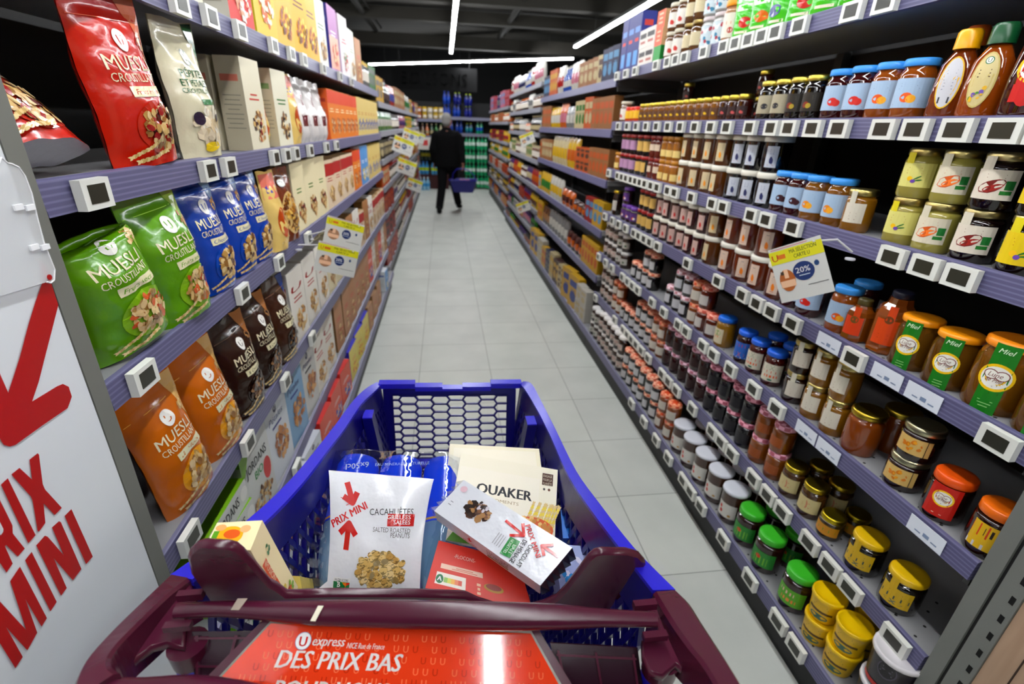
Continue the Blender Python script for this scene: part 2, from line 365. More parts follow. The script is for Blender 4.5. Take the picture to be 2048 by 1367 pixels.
g = G(); S = [(693,1445),(715,1438),(722,1444),(728,1437),(733,1436),(743,1431),(748,1420),(749,1398),(744,1365),(741,1334),(743,1296),(736,1283),(728,1281),(723,1284),(605,1292),(560,1440)]
g.prism([(-.5455, a / 1000, b / 1000) for a, b in S], (.002, 0, 0), (235, 238, 240), 'frost'); obj('sleeve_sheet', g, t)
g = G()
for i in range(len(S) - 3): g.tube([(-.5435, S[i][0] / 1000, S[i][1] / 1000), (-.5435, S[i + 1][0] / 1000, S[i + 1][1] / 1000)], .0012, (240, 242, 244), 'plastic', 6)
for a, b in ((.719, 1.386), (.737, 1.383), (.721, 1.334), (.739, 1.33)): g.box(-.545, -.541, a - .007, a + .007, b - .005, b + .002, (245, 247, 250), 'plastic')
g.lathe([(.004, 0), (.004, .001)], (190, 20, 20), 'card', 10, Matrix.Translation((-.5432, .729, 1.289)) @ Matrix.Rotation(PI / 2, 4, 'Y'))
obj('hook_edge', g, t)

# ---- price tags on the rails
def esl(side, X0, z, ys, where, paper=0, w=.068):
    for i, y in enumerate(sorted(ys)):
        lab = f"{'white paper price label' if paper else 'white electronic price tag'}, {ORD[i]}, on {where} rail"
        s = side; T = thing('price_label' if paper else 'electronic_price_tag', lab, 'price tag', (X0 - s * .0005, y, z - .022), group=f"{'paper labels' if paper else 'price tags'} on the {where} rail")
        if paper:
            g = G(); g.box(min(0, -s * .001), max(0, -s * .001), -.043, .043, -.02, .02, (232, 236, 244)); 
            for k in range(3): g.box(-s * .0014, -s * .0010, -.03 + .02 * k, -.016 + .02 * k, -.01, -.007 + .006 * (k == 1), (150, 165, 190))
            obj('paper', g, T); continue
        key = ('esl', s, w)
        if key not in TX:
            g = G(); d = -s * .014; hh = .0225; c = (228, 229, 222)
            x0, x1 = min(0, d), max(0, d)
            g.box(x0, x1, -w / 2, w / 2, -hh, hh, c, 'plastic')
            m1 = g.mesh('casing'); g = G(); g.box(min(d, d * 1.06), max(d, d * 1.06), -w * .31, w * .31, -.0135, .0145, (52, 52, 42), 'plastic'); TX[key] = (m1, g.mesh('screen'))
        obj('casing', TX[key][0], T); obj('screen', TX[key][1], T)
for i, ys in enumerate(([1.0, 1.08, 1.261, 1.365, 1.57, 1.682, 1.755, 1.834, 1.916, 1.998, 2.152, 2.322, 2.412, 2.504, 2.64, 2.93, 3.083, 3.24],
    [.80, .876, .97, 1.066, 1.155, 1.299, 1.4, 1.506, 1.594, 1.715, 1.865, 1.985, 2.119, 2.257, 2.39, 2.526, 2.664, 2.808, 2.952, 3.111],
    [3.2, 3.02, 2.94, 2.867, 2.786, 2.716, 2.646, 2.576, 2.491, 2.411, 2.287, 2.21, 2.044, 1.866, 1.781, 1.597, 1.509, 1.375, 1.015, .927, .846],
    [3.185, 3.024, 2.903, 2.778, 2.64, 2.564, 2.483, 2.405, 2.307, 1.978, 1.715, 1.545, 1.455, 1.373, 1.268, 1.023, .658],
    [3.229, 3.066, 2.932, 2.73, 2.637, 2.557, 2.474, 2.271, 2.126, 1.96, 1.88, 1.728, 1.641, 1.513, 1.363, 1.234],
    [3.2, 2.771, 2.609, 2.535, 2.462, 2.388, 2.308, 2.213, 2.033, 1.955, 1.868, 1.709, 1.536, 1.464, 1.388, 1.248, 1.163, 1.086, .96, .875, .8, .659])):
    esl(1, 1.05, RA[i], ys, f'the {NTH[i]} near right shelf')
esl(1, .99, .165, [1.566, 1.495, 1.408, 1.237, 1.064, .911, .829, 1.72, 1.86, 2.02, 2.2], 'the base near right shelf')
esl(1, 1.05, RA[3], [1.125, .927, .828], 'the fourth near right shelf', 1); esl(1, 1.05, RA[4], [1.104, 1.012, .704], 'the fifth near right shelf', 1)
for i, ys in enumerate(([1.30, 1.45, 1.638, 1.925, 2.131, 2.305, 2.649, 3.054, 3.412], [.867, 1.278, 1.397, 1.77, 1.897, 2.016, 2.232, 2.541, 2.775], [.854, 1.333, 1.656, 2.034], [.848, 1.183, 1.53, 1.9], [1.0, 1.5])):
    esl(-1, -.55, LA[i], ys, f'the {NTH[i]} near left shelf')

# ---------------------------------------------------------------- products: one of each kind, then copies
class Proto:
    def __init__(s, name, cat, parts): s.name, s.cat, s.parts = name, cat, parts     # parts: (name, mesh)
def put(P, label, loc, rz=0, group=None, tilt=None, hs=1):
    if len(P.parts) == 1:
        o = bpy.data.objects.new(P.name, P.parts[0][1]); COL.objects.link(o); tag(o, label, P.cat, group)
    else:
        o = thing(P.name, label, P.cat, group=group)
        for n, m in P.parts:
            c = bpy.data.objects.new(n, m); COL.objects.link(c); c.parent = o
    o.scale = (1, 1, hs); o.location = loc; o.rotation_euler = (tilt[0] if tilt else 0, tilt[1] if tilt else 0, rz)
    return o
def wrapS(r, zc): return lambda x, y, o=0: Vector(((r + o) * math.sin(x / r), -(r + o) * math.cos(x / r), zc + y))
def jar(name, cat, r, h, body, lid, style='flat', lab=None, lh=None, straight=False, kind='glass', sq=1, lidkind='plastic', hexa=0):
    g = G(); lh = lh or .016; body = tuple(int(c * .86) for c in body)
    if straight: prof = [(r * .9, 0), (r * .97, .004), (r, h * .5), (r, h - lh * 1.1)]
    elif hexa: prof = [(r * .9, 0), (r, .005), (r, h * .62), (r * .9, h * .72), (r * .62, h * .8), (r * .55, h - lh * 1.05)]
    else: prof = [(r * .9, 0), (r * .99, .007), (r, h * .3), (r * .99, h * .72), (r * .93, h * .8), (r * .84, h - lh * 1.35), (r * .84, h - lh * .8)]
    seg = 8 if hexa else 24
    g.lathe(prof, body, kind, seg, smooth=not hexa); m1 = g.mesh('jar_body')
    g = G(); rl = r * (.5 if hexa else 1.03 if straight else .93); z0 = h - lh
    if style == 'gingham':
        cf = lambda i, j: (lid if (i // 2 + j) % 2 else tuple(min(255, c + 95) for c in lid)); g.lathe([(rl, z0 - .003), (rl * 1.03, z0), (rl * 1.0, h - .003), (rl * .9, h), (rl * .45, h + .0003)], lid, lidkind, 24, colf=cf)
    elif style == 'gold': g.lathe([(rl, z0), (rl * 1.02, z0 + .003), (rl * 1.02, h - .004), (rl * .93, h), (rl * .8, h - .001)], lid, 'metal', 24)
    else: g.lathe([(rl, z0), (rl * 1.03, z0 + .002), (rl * 1.02, h - .003), (rl * .95, h), (rl * .6, h + .0004)], lid, lidkind, 24)
    m2 = g.mesh('lid'); parts = [('jar_body', m1), ('lid', m2)]
    if lab:
        wd, hh, zc, col, art = lab; g = G(); A = Art(); A.rect(0, 0, wd, hh, col, max(3, int(wd / r * 5)), 1)
        if art: art(A, wd, hh)
        A.onto(g, wrapS(r, zc)); parts.append(('paper_label', g.mesh('label')))
    return Proto(name, cat, parts)
def fruit(col, col2=None, txt=(120, 120, 140)):
    def f(A, w, h):
        A.bars(0, h * .33, w * .5, 3, h * .09, txt); A.ell(0, -h * .15, w * .13, h * .17, col, 12); A.ell(w * .1, -h * .2, w * .1, h * .14, col2 or col, 12)
        A.bars(0, -h * .38, w * .6, 1, .01, (200, 90, 60))
    return f
def lines(col, n=5, extra=None):
    def f(A, w, h):
        A.bars(0, h * .32, w * .62, n, h * .62 / n, col)
        if extra: A.ell(0, -h * .1, w * .16, h * .16, extra, 12)
    return f
LB_ = (186, 206, 226)
JAM = (74, 12, 12); DJAM = (38, 8, 12); AMB = (140, 72, 16); ORA = (170, 88, 18); HON = (176, 96, 10); BLK_ = (20, 12, 16)
def heart(A, x, y, r):
    A.ell(x, y, r, r, (250, 214, 0), 24, 2); A.ell(x, y, r * .83, r * .8, (246, 244, 236), 24, 2)
    A.ell(x - r * .3, y + r * .2, r * .4, r * .36, (150, 70, 60), 14); A.ell(x + r * .3, y + r * .2, r * .4, r * .36, (150, 70, 60), 14); A.poly([(x - r * .62, y), (x, y - r * .66), (x + r * .62, y)], (150, 70, 60))
    A.ell(x - r * .3, y + r * .2, r * .34, r * .3, (250, 248, 240), 14); A.ell(x + r * .3, y + r * .2, r * .34, r * .3, (250, 248, 240), 14); A.poly([(x - r * .55, y), (x, y - r * .57), (x + r * .55, y)], (250, 248, 240))
    A.text('Lune', x - r * .05, y + r * .05, r * .34, (150, 80, 60), shear=.3, bold=0, w=r * .8); A.text('de Miel', x, y - r * .32, r * .28, (150, 80, 60), shear=.3, bold=0, w=r * .95)
def creme(bg, fr, low):
    def f(A, w, h):
        A.rect(-w * .28, h * .7, w * .3, h * .45, bg, 3, 2); A.bars(0, h * .34, w * .6, 2, .006, fr)
        A.ell(-w * .05, -h * .05, w * .3, h * .2, fr, 14, 1, .2, .4); A.ell(-w * .0, -h * .1, w * .22, h * .11, tuple(min(255, int(c * 1.25)) for c in fr), 12, 1, .2, .4)
        A.rect(w * .34, 0, w * .2, h * .3, low, 2, 1); A.rect(w * .3, -h * .25, w * .25, h * .13, (60, 150, 70), 2, 1)
    return f
def flowers(A, w, h):
    A.rect(-w * .28, h * .7, w * .26, h * .45, (236, 222, 40), 3, 2)
    A.bars(-w * .05, h * .3, w * .45, 3, .006, (200, 110, 30)); A.ell(-w * .12, -h * .15, w * .08, h * .1, (250, 210, 0), 10); A.ell(-w * .02, -h * .25, w * .07, h * .08, (140, 100, 190), 10)
    A.ell(w * .08, -h * .1, w * .12, h * .03, (60, 140, 60), 8, 1, 0, .6); A.ell(w * .12, -h * .2, w * .1, h * .03, (60, 140, 60), 8, 1, 0, .2)
PR = {}
def P_(k, *a, **kw): PR[k] = jar(*a, **kw)
J = ('jam_jar', 'jar')
P_('blue_or', *J, .037, .128, ORA, (70, 160, 236), lab=(.098, .062, .056, LB_, fruit((240, 120, 20), (246, 190, 40))))
P_('blue_rd', *J, .037, .128, JAM, (70, 160, 236), lab=(.098, .062, .056, LB_, fruit((226, 60, 40), None, (200, 70, 100))))
P_('blue_am', *J, .037, .128, (150, 96, 24), (70, 160, 236), lab=(.098, .062, .056, LB_, fruit((236, 160, 30), (246, 190, 60))))
P_('blue_bk', *J, .037, .128, JAM, (70, 160, 236), lab=(.098, .062, .056, LB_, fruit((90, 20, 40), None)))
P_('gold_dk', *J, .034, .122, (26, 16, 14), (200, 180, 80), 'gold', (.08, .05, .05, (60, 52, 40), fruit((160, 60, 30), (190, 170, 60), (200, 190, 160))))
P_('gold_wh', *J, .034, .122, (24, 14, 14), (200, 180, 80), 'gold', (.07, .055, .05, (190, 182, 160), lines((90, 80, 70), 4, (60, 60, 70))))
P_('mini_red', *J, .027, .09, (70, 20, 12), (200, 178, 70), 'gold', (.045, .03, .035, (70, 30, 26), fruit((214, 110, 110))))
P_('mini_amb', *J, .027, .09, (150, 92, 22), (200, 178, 70), 'gold', (.045, .03, .035, (120, 80, 40), fruit((236, 200, 40))))
P_('box_or', *J, .033, .08, (224, 80, 20), (220, 50, 20), 'flat', (.05, .04, .04, (240, 200, 60), None))
P_('wl_amb', *J, .044, .115, (112, 62, 14), (226, 222, 208), 'flat', (.033, .066, .05, (220, 206, 174), fruit((240, 170, 30))), straight=True, lh=.019)
P_('wl_blk', *J, .044, .115, BLK_, (226, 222, 208), 'flat', (.038, .066, .05, (206, 210, 218), fruit((50, 60, 120), (60, 70, 120), (90, 110, 170))), straight=True, lh=.019)
P_('wl_red', *J, .040, .108, (70, 16, 12), (226, 222, 208), 'flat', (.033, .06, .046, (216, 190, 182), fruit((206, 50, 40), None, (150, 100, 100))), straight=True, lh=.018)
P_('wl_big', *J, .046, .117, (124, 52, 18), (226, 222, 210), 'flat', (.036, .07, .052, (222, 202, 186), fruit((236, 150, 40))), straight=True, lh=.018)
P_('bear_rd', *J, .03, .105, (120, 34, 14), (140, 30, 20), 'flat', (.04, .03, .05, (226, 210, 190), None))
P_('bear_am', *J, .03, .105, (190, 120, 24), (190, 130, 30), 'flat', (.04, .03, .03, (236, 214, 150), None))
P_('redlid', *J, .032, .105, (22, 12, 16), (160, 20, 20), 'flat', (.05, .05, .05, (196, 160, 190), lines((150, 60, 120), 3)), straight=True)
P_('redlid_y', *J, .032, .105, (22, 12, 16), (160, 20, 20), 'flat', (.05, .05, .05, (222, 190, 120), lines((190, 100, 40), 3)), straight=True)
P_('diam', 'honey_jar', 'jar', .036, .11, (166, 112, 22), (196, 178, 110), 'gold', (.05, .05, .05, (228, 222, 208), lambda A, w, h: (A.rect(-w * .2, h * .8, w * .3, h * .6, (226, 222, 206), 2, 2), A.bars(0, 0, w * .5, 3, .008, (170, 120, 110)))))
P_('diam_dk', 'honey_jar', 'jar', .036, .105, (50, 14, 10), (196, 178, 110), 'gold', (.05, .05, .05, (222, 216, 204), lambda A, w, h: (A.rect(-w * .2, h * .8, w * .3, h * .6, (226, 222, 206), 2, 2), A.bars(0, 0, w * .5, 3, .008, (170, 120, 110)))))
P_('creme_y', 'cream_jar', 'jar', .037, .108, (190, 176, 84), (170, 150, 90), 'gold', (.072, .052, .05, (232, 226, 150), flowers))
P_('creme_w', 'cream_jar', 'jar', .037, .108, (196, 184, 90), (176, 160, 100), 'gold', (.07, .056, .048, (232, 224, 204), creme((228, 222, 200), (226, 120, 40), (60, 150, 80))))
P_('creme_r', 'cream_jar', 'jar', .038, .108, (30, 12, 10), (176, 160, 110), 'gold', (.074, .056, .048, (232, 224, 210), creme((228, 222, 206), (150, 40, 20), (60, 150, 80))))
P_('creme_k', 'cream_jar', 'jar', .038, .11, (28, 14, 6), (180, 166, 110), 'gold', (.074, .06, .05, (238, 214, 10), flowers))
P_('pur', *J, .033, .095, (60, 30, 30), (110, 60, 160), 'flat', (.07, .045, .042, (120, 80, 150), fruit((226, 120, 60), (240, 240, 240))))
P_('pink_dk', *J, .036, .098, (24, 12, 18), (206, 140, 150), 'gingham', (.05, .042, .038, (208, 208, 212), lines((90, 90, 100), 4)))
P_('pink_rd', *J, .036, .098, (110, 40, 14), (214, 90, 70), 'gingham', (.05, .042, .038, (214, 210, 206), lines((90, 90, 100), 4)))
P_('or_dk', *J, .035, .096, (22, 14, 14), (220, 110, 80), 'gingham', (.05, .042, .038, (208, 208, 210), lines((80, 80, 90), 4)))
P_('or_am', *J, .035, .096, (150, 76, 18), (226, 90, 50), 'gingham', (.05, .042, .038, (216, 210, 200), lines((80, 80, 90), 4)))
P_('nut', 'spread_jar', 'jar', .036, .11, (56, 30, 20), (232, 228, 224), 'flat', (.055, .038, .046, (206, 196, 188), lambda A, w, h: (A.rect(0, h * .1, w * .6, h * .25, (200, 60, 40), 3, 1), A.ell(-w * .1, -h * .3, w * .14, h * .1, (120, 70, 40), 10))))
P_('nutg', 'spread_jar', 'jar', .037, .1, (60, 38, 26), (226, 226, 224), 'flat', (.05, .036, .042, (200, 198, 192), lines((70, 60, 50), 3, (60, 110, 60))))
P_('plum', *J, .037, .105, (34, 12, 18), (170, 110, 130), 'gingham', None)
P_('blkjam', *J, .037, .105, (22, 18, 26), (180, 90, 110), 'gingham', (.06, .045, .04, (44, 40, 52), lines((110, 106, 120), 4)))
P_('redjam', *J, .037, .105, (60, 12, 16), (190, 120, 140), 'gingham', (.05, .04, .04, (70, 22, 26), lines((120, 70, 76), 4)))
P_('orjam', *J, .037, .105, (156, 84, 16), (190, 100, 120), 'gingham', (.05, .035, .04, (176, 104, 30), lines((210, 160, 90), 3)))
P_('maple', 'honey_jar', 'jar', .037, .112, (90, 56, 22), (196, 170, 50), 'gold', (.07, .05, .048, (218, 206, 160), lambda A, w, h: (A.ell(0, 0, w * .18, h * .28, (214, 150, 120), 7, 1, .5))))
P_('ylw_s', 'honey_jar', 'jar', .034, .075, (70, 50, 14), (200, 176, 40), 'gold', (.08, .032, .032, (214, 160, 10), lambda A, w, h: (A.rect(0, 0, w * .8, h * .3, (110, 170, 60), 4, 1), A.bars(0, h * .3, w * .6, 1, .1, (90, 60, 10)))))
P_('ylw_d', 'spread_jar', 'jar', .043, .108, (24, 14, 10), (226, 186, 20), 'flat', (.07, .052, .048, (222, 190, 20), lambda A, w, h: (A.rect(-w * .15, h * .75, w * .25, h * .55, (222, 190, 20), 2, 2), A.rect(0, -h * .05, w * .9, h * .2, (70, 96, 96), 4, 1), A.ell(0, -h * .3, w * .3, h * .1, (90, 120, 120), 10), A.bars(0, h * .25, w * .6, 2, .007, (90, 70, 10)))))
P_('amberbig', 'honey_jar', 'jar', .044, .125, (160, 80, 18), (206, 176, 60), 'gold', None)
P_('flow', 'honey_jar', 'jar', .042, .088, (46, 14, 12), (190, 184, 150), 'gold', (.072, .042, .04, (226, 196, 130), lambda A, w, h: (A.cluster(0, 0, w * .3, h * .3, [(226, 150, 20), (240, 180, 40)], 12, .005), A.rect(w * .36, 0, w * .02, h, (50, 14, 12), 1, 1))))
def lune(A, w, h): heart(A, 0, h * .1, w * .34); A.bars(0, -h * .4, w * .5, 1, .01, (250, 220, 200))
P_('lune_r', 'honey_jar', 'jar', .04, .115, (40, 14, 8), (236, 96, 20), 'flat', (.058, .08, .055, (214, 50, 22), lune), lh=.02)
P_('lune_o', 'honey_jar', 'jar', .04, .115, (50, 18, 8), (240, 120, 20), 'flat', (.058, .06, .05, (236, 200, 30), lambda A, w, h: (A.rect(0, h * .2, w, h * .5, (226, 90, 30), 4, 1), A.rect(w * .1, h * .2, w * .4, h * .3, (60, 40, 40), 2, 1), A.rect(0, -h * .4, w, h * .2, (220, 216, 220), 4, 1))), lh=.02)
def luneg(A, w, h): heart(A, 0, h * .04, w * .72); A.text('Miel', 0, h * .38, .010, (230, 250, 220), shear=.3); A.bars(0, -h * .3, w * .6, 3, .006, (180, 230, 160))
P_('lune_g', 'honey_jar', 'jar', .043, .125, (150, 96, 20), (246, 160, 20), 'flat', (.034, .125, .056, (40, 150, 40), luneg), lh=.014, kind='honey')
P_('lune_gb', 'honey_jar', 'jar', .05, .15, (176, 110, 20), (246, 150, 30), 'flat', (.04, .15, .072, (40, 150, 40), luneg), lh=.016, kind='honey')
P_('orb', 'honey_jar', 'jar', .045, .16, (170, 90, 14), (40, 40, 60), 'flat', (.05, .065, .06, (226, 100, 16), lambda A, w, h: (A.rect(w * .1, h * .75, w * .35, h * .6, (226, 100, 16), 2, 3), A.ell(w * .05, h * .5, w * .2, w * .2, (140, 90, 30), 12), A.bars(0, -h * .1, w * .5, 2, .01, (190, 70, 10)))), hexa=1)
P_('ors', 'honey_jar', 'jar', .034, .115, (150, 80, 14), (90, 80, 40), 'flat', (.045, .05, .045, (226, 90, 16), lambda A, w, h: (A.rect(w * .1, h * .75, w * .35, h * .6, (226, 100, 16), 2, 3), A.ell(w * .05, h * .35, w * .22, w * .22, (140, 110, 50), 12))), hexa=1)
P_('mont', *J, .035, .122, (90, 20, 16), (40, 110, 226), 'flat', (.07, .062, .05, (226, 222, 206), lambda A, w, h: (A.ell(0, h * .3, w * .3, h * .14, (90, 130, 60), 10), A.rect(0, h * .05, w * .8, h * .14, (220, 80, 30), 4, 1), A.rect(0, -h * .2, w * .6, h * .14, (236, 120, 60), 4, 1), A.ell(0, -h * .4, w * .12, h * .06, (80, 140, 120), 8))))
P_('mont_b', *J, .035, .122, (60, 14, 14), (40, 110, 226), 'flat', (.07, .062, .05, (60, 130, 210), lambda A, w, h: (A.rect(0, h * .3, w * .5, h * .2, (216, 60, 40), 3, 1), A.ell(0, -h * .25, w * .3, h * .14, (230, 120, 60), 10), A.rect(0, -h * .45, w * .7, h * .08, (230, 230, 230), 3, 1))))
P_('musty', *J, .038, .12, (176, 126, 24), (40, 120, 226), 'flat', (.05, .06, .045, (226, 216, 190), lambda A, w, h: (A.ell(0, h * .2, w * .3, h * .2, (130, 170, 60), 10), A.rect(0, -h * .05, w * .7, h * .12, (226, 120, 50), 3, 1))))
P_('purple_t', *J, .03, .15, (46, 26, 12), (200, 170, 50), 'gold', (.04, .06, .06, (210, 206, 200), None))
P_('nutw', 'spread_jar', 'jar', .046, .14, (86, 46, 20), (216, 218, 226), 'flat', (.075, .06, .055, (226, 224, 218), lambda A, w, h: (A.ell(-w * .3, h * .15, w * .08, h * .14, (214, 70, 40), 8), A.ell(-w * .25, -h * .15, w * .09, h * .14, (214, 70, 40), 8), A.ell(w * .2, -h * .3, w * .08, h * .08, (200, 160, 60), 8))), straight=True, lh=.012)
P_('green', 'spread_jar', 'jar', .045, .14, (54, 20, 14), (70, 190, 50), 'flat', (.09, .06, .055, (60, 160, 70), lambda A, w, h: (A.rect(0, -h * .1, w * .5, h * .5, (140, 200, 70), 4, 1), A.ell(-w * .1, h * .1, w * .1, h * .14, (220, 90, 30), 8))), lh=.022)
P_('green2', 'spread_jar', 'jar', .045, .14, (54, 20, 14), (70, 190, 50), 'flat', (.09, .06, .055, (120, 190, 60), lambda A, w, h: (A.rect(-w * .1, h * .2, w * .5, h * .2, (240, 200, 190), 4, 1), A.rect(0, -h * .2, w * .5, h * .2, (240, 160, 90), 4, 1))), lh=.022)
def tub(name, r, h, c, lidc, lab=None):
    g = G(); g.lathe([(r * .82, 0), (r * .84, .004), (r * .98, h - .014)], c, 'plastic', 24); m1 = g.mesh('tub_body')
    g = G(); g.lathe([(r * 1.0, h - .014), (r * 1.05, h - .012), (r * 1.05, h - .002), (r * .96, h), (r * .9, h - .004), (r * .5, h - .004)], lidc, 'plastic', 24); m2 = g.mesh('lid')
    pr = [('tub_body', m1), ('lid', m2)]
    if lab: A = Art(); lab(A); g = G(); A.onto(g, lambda x, y, o: Vector(((r * (.84 + .14 * y / h) + o + .0004) * math.sin(x / r), -(r * (.84 + .14 * y / h) + o + .0004) * math.cos(x / r), y))); pr.append(('paper_label', g.mesh('label')))
    return Proto(name, 'tub', pr)
PR['ytub'] = tub('spread_tub', .042, .085, (232, 190, 20), (236, 196, 10), lambda A: (A.bars(0, .062, .05, 2, .008, (110, 70, 10), .003), A.rect(0, .038, .07, .008, (120, 90, 30), 5, 1), A.ell(0, .018, .028, .01, (90, 130, 120), 10)))
PR['ktub'] = tub('spread_tub', .052, .112, (42, 36, 46), (222, 218, 220), lambda A: (A.ell(0, .075, .022, .026, (110, 104, 120), 16), A.ell(0, .075, .019, .022, (42, 36, 46), 16), A.bars(0, .085, .028, 3, .009, (120, 116, 130), .003), A.rect(0, .012, .12, .012, (200, 50, 30), 8, 1)))
# squeeze bottles of honey
def squeeze(cap, body, labc, art=None, h=.17, r=.036):
    g = G(); g.lathe([(r * .9, 0), (r, .01), (r * 1.0, h * .35), (r * .9, h * .62), (r * .5, h * .78), (r * .42, h * .8)], body, 'glass', 24, sq=.75); m1 = g.mesh('bottle_body')
    g = G(); g.lathe([(r * .62, h * .79), (r * .6, h * .97), (r * .5, h)], cap, 'plastic', 20); m2 = g.mesh('cap')
    A = Art(); A.ell(0, .06, .021, .05, labc[0], 24, 3); A.ell(0, .06, .0185, .047, labc[1], 24, 3)
    if art: art(A)
    g = G(); A.onto(g, lambda x, y, o: Vector((x, -r * .75 * math.sqrt(max(.05, 1 - (x / r) ** 2)) * (1 if y < h * .4 else 1 - .35 * (y / h - .4) / .4) - o - .001, y + .01)), lift=.001)
    return Proto('honey_bottle', 'bottle', [('bottle_body', m1), ('cap', m2), ('paper_label', g.mesh('label'))])
PR['sq_y'] = squeeze((246, 180, 10), (120, 52, 10), ((240, 200, 20), (216, 216, 220)), lambda A: (A.bars(0, .09, .026, 8, .006, (130, 130, 150), .001), A.rect(0, .027, .02, .012, (80, 80, 90))))
PR['sq_g'] = squeeze((20, 90, 50), (150, 70, 10), ((214, 196, 130), (222, 208, 160)), lambda A: (A.ell(0, .095, .007, .007, (40, 140, 100), 14), A.ell(0, .095, .0055, .0055, (240, 240, 230), 14), A.text('U', 0, .0918, .007, (30, 120, 90)), A.bars(0, .078, .022, 3, .006, (120, 90, 50), .002), A.cluster(0, .035, .014, .014, [(90, 160, 60), (240, 200, 40), (140, 110, 190)], 12, .004)))
PR['sq_o'] = squeeze((176, 84, 20), (74, 42, 10), ((120, 100, 20), (100, 76, 20)), None, .19)
def lun(A): A.ell(0, .075, .026, .026, (246, 206, 0), 20, 2); A.ell(0, .075, .021, .021, (246, 242, 236), 20, 2); A.text('Lune', 0, .077, .009, (110, 40, 30), shear=.3); A.text('de Miel', 0, .066, .007, (110, 40, 30), shear=.3); A.rect(0, .033, .045, .03, (216, 30, 16), 4, 1)
PR['sq_r'] = squeeze((60, 30, 20), (66, 18, 10), ((214, 30, 20), (214, 30, 20)), lun, .2, .042)

def box_proto(name, cat, w, h, d, front, side, art=None, sideart=None, kind='card'):
    g = G(); vs = [(-w / 2, 0, 0), (w / 2, 0, 0), (w / 2, d, 0), (-w / 2, d, 0), (-w / 2, 0, h), (w / 2, 0, h), (w / 2, d, h), (-w / 2, d, h)]
    g.add(vs, [(0, 3, 2, 1), (4, 5, 6, 7), (0, 1, 5, 4), (1, 2, 6, 5), (2, 3, 7, 6), (3, 0, 4, 7)], [side, side, front, side, front, side], kind)
    if art: A = Art(); art(A, w, h); A.onto(g, lambda x, y, o: Vector((x, -o, h / 2 + y)), kind)
    if sideart:
        for sx in (-1, 1):
            A = Art(); sideart(A, d, h); A.onto(g, (lambda x, y, o: Vector((w / 2 + o, d / 2 + x, h / 2 + y))) if sx > 0 else (lambda x, y, o: Vector((-w / 2 - o, d / 2 - x, h / 2 + y))), kind)
    return Proto(name, cat, [('carton', g.mesh(name))])
def pouch(name, cat, w, h, t, col, art=None, back=None, crumple=.85, seal=None, kind='film', top=.88, fold=None, bottom=None):
    seed = random.random() * 90
    def T(u, v):
        if v > top: return .0012
        q = math.sin(PI * min(1, (v / top) * .82 + .18)) ** .65
        return t * q * max(0, 1 - abs(u) ** 2.4) ** .8 + .001
    hw = lambda v: w / 2 * (1 - .05 * math.sin(PI * min(1, v / top)))
    def S(x, z, o=0, sg=-1):
        v = min(max(z / h, 0), 1); a = hw(v); u = max(-1, min(1, x / a)); n = noise.noise(Vector((x * 28 + seed, z * 22, sg * 3))) * .006 * crumple * (1 - u * u) ** .5
        n += math.sin(v * 40 + u * 5) * .0005 + crumple * .0035 * (.3 - abs(noise.noise(Vector((x * 45 + z * 20 + seed, z * 24 - x * 15, sg * 7))))) * (1 - u * u)
        wob = noise.noise(Vector((seed, z * 9, 1))) * .01 * crumple + (v ** 3) * .012 * crumple * noise.noise(Vector((x * 14, seed, 2)))
        yy = sg * (T(u, v) + o) + sg * n * (1 if v < top else .1) + wob; zz = z + (.006 * noise.noise(Vector((x * 20, seed, 5))) if v > .97 else 0)
        if fold and v > fold: d = (v - fold) * h; an = min(1.9, d * 60); yy, zz = yy * math.cos(an * .4) + d * math.sin(an), fold * h + d * math.cos(an) + yy * .2
        return Vector((x, yy, zz))
    N, M = 24, 34; g = G()
    for sg, c in ((-1, col), (1, back or col)):
        vs = []; fs = []; cs = []
        for j in range(M + 1):
            v = j / M
            for i in range(N + 1): vs.append(S((i / N * 2 - 1) * hw(v), v * h, 0, sg))
        for j in range(M):
            for i in range(N):
                q = (j * (N + 1) + i, j * (N + 1) + i + 1, (j + 1) * (N + 1) + i + 1, (j + 1) * (N + 1) + i); fs.append(q if sg < 0 else q[::-1]); cs.append(seal if seal and j / M >= top - .01 else c)
        g.add(vs, fs, cs, kind, True)
    nb = [S((i / N * 2 - 1) * hw(0), 0, 0, -1) for i in range(N + 1)] + [S((i / N * 2 - 1) * hw(0), 0, 0, 1) for i in range(N, -1, -1)]
    g.add(nb, [tuple(range(len(nb) - 1, -1, -1))], bottom or col, kind)
    if art: A = Art(); art(A, w, h); A.onto(g, lambda x, z, o: S(x, z, o), kind, lift=.0009, step=.00005)
    return Proto(name, cat, [(name, g.mesh(name))])

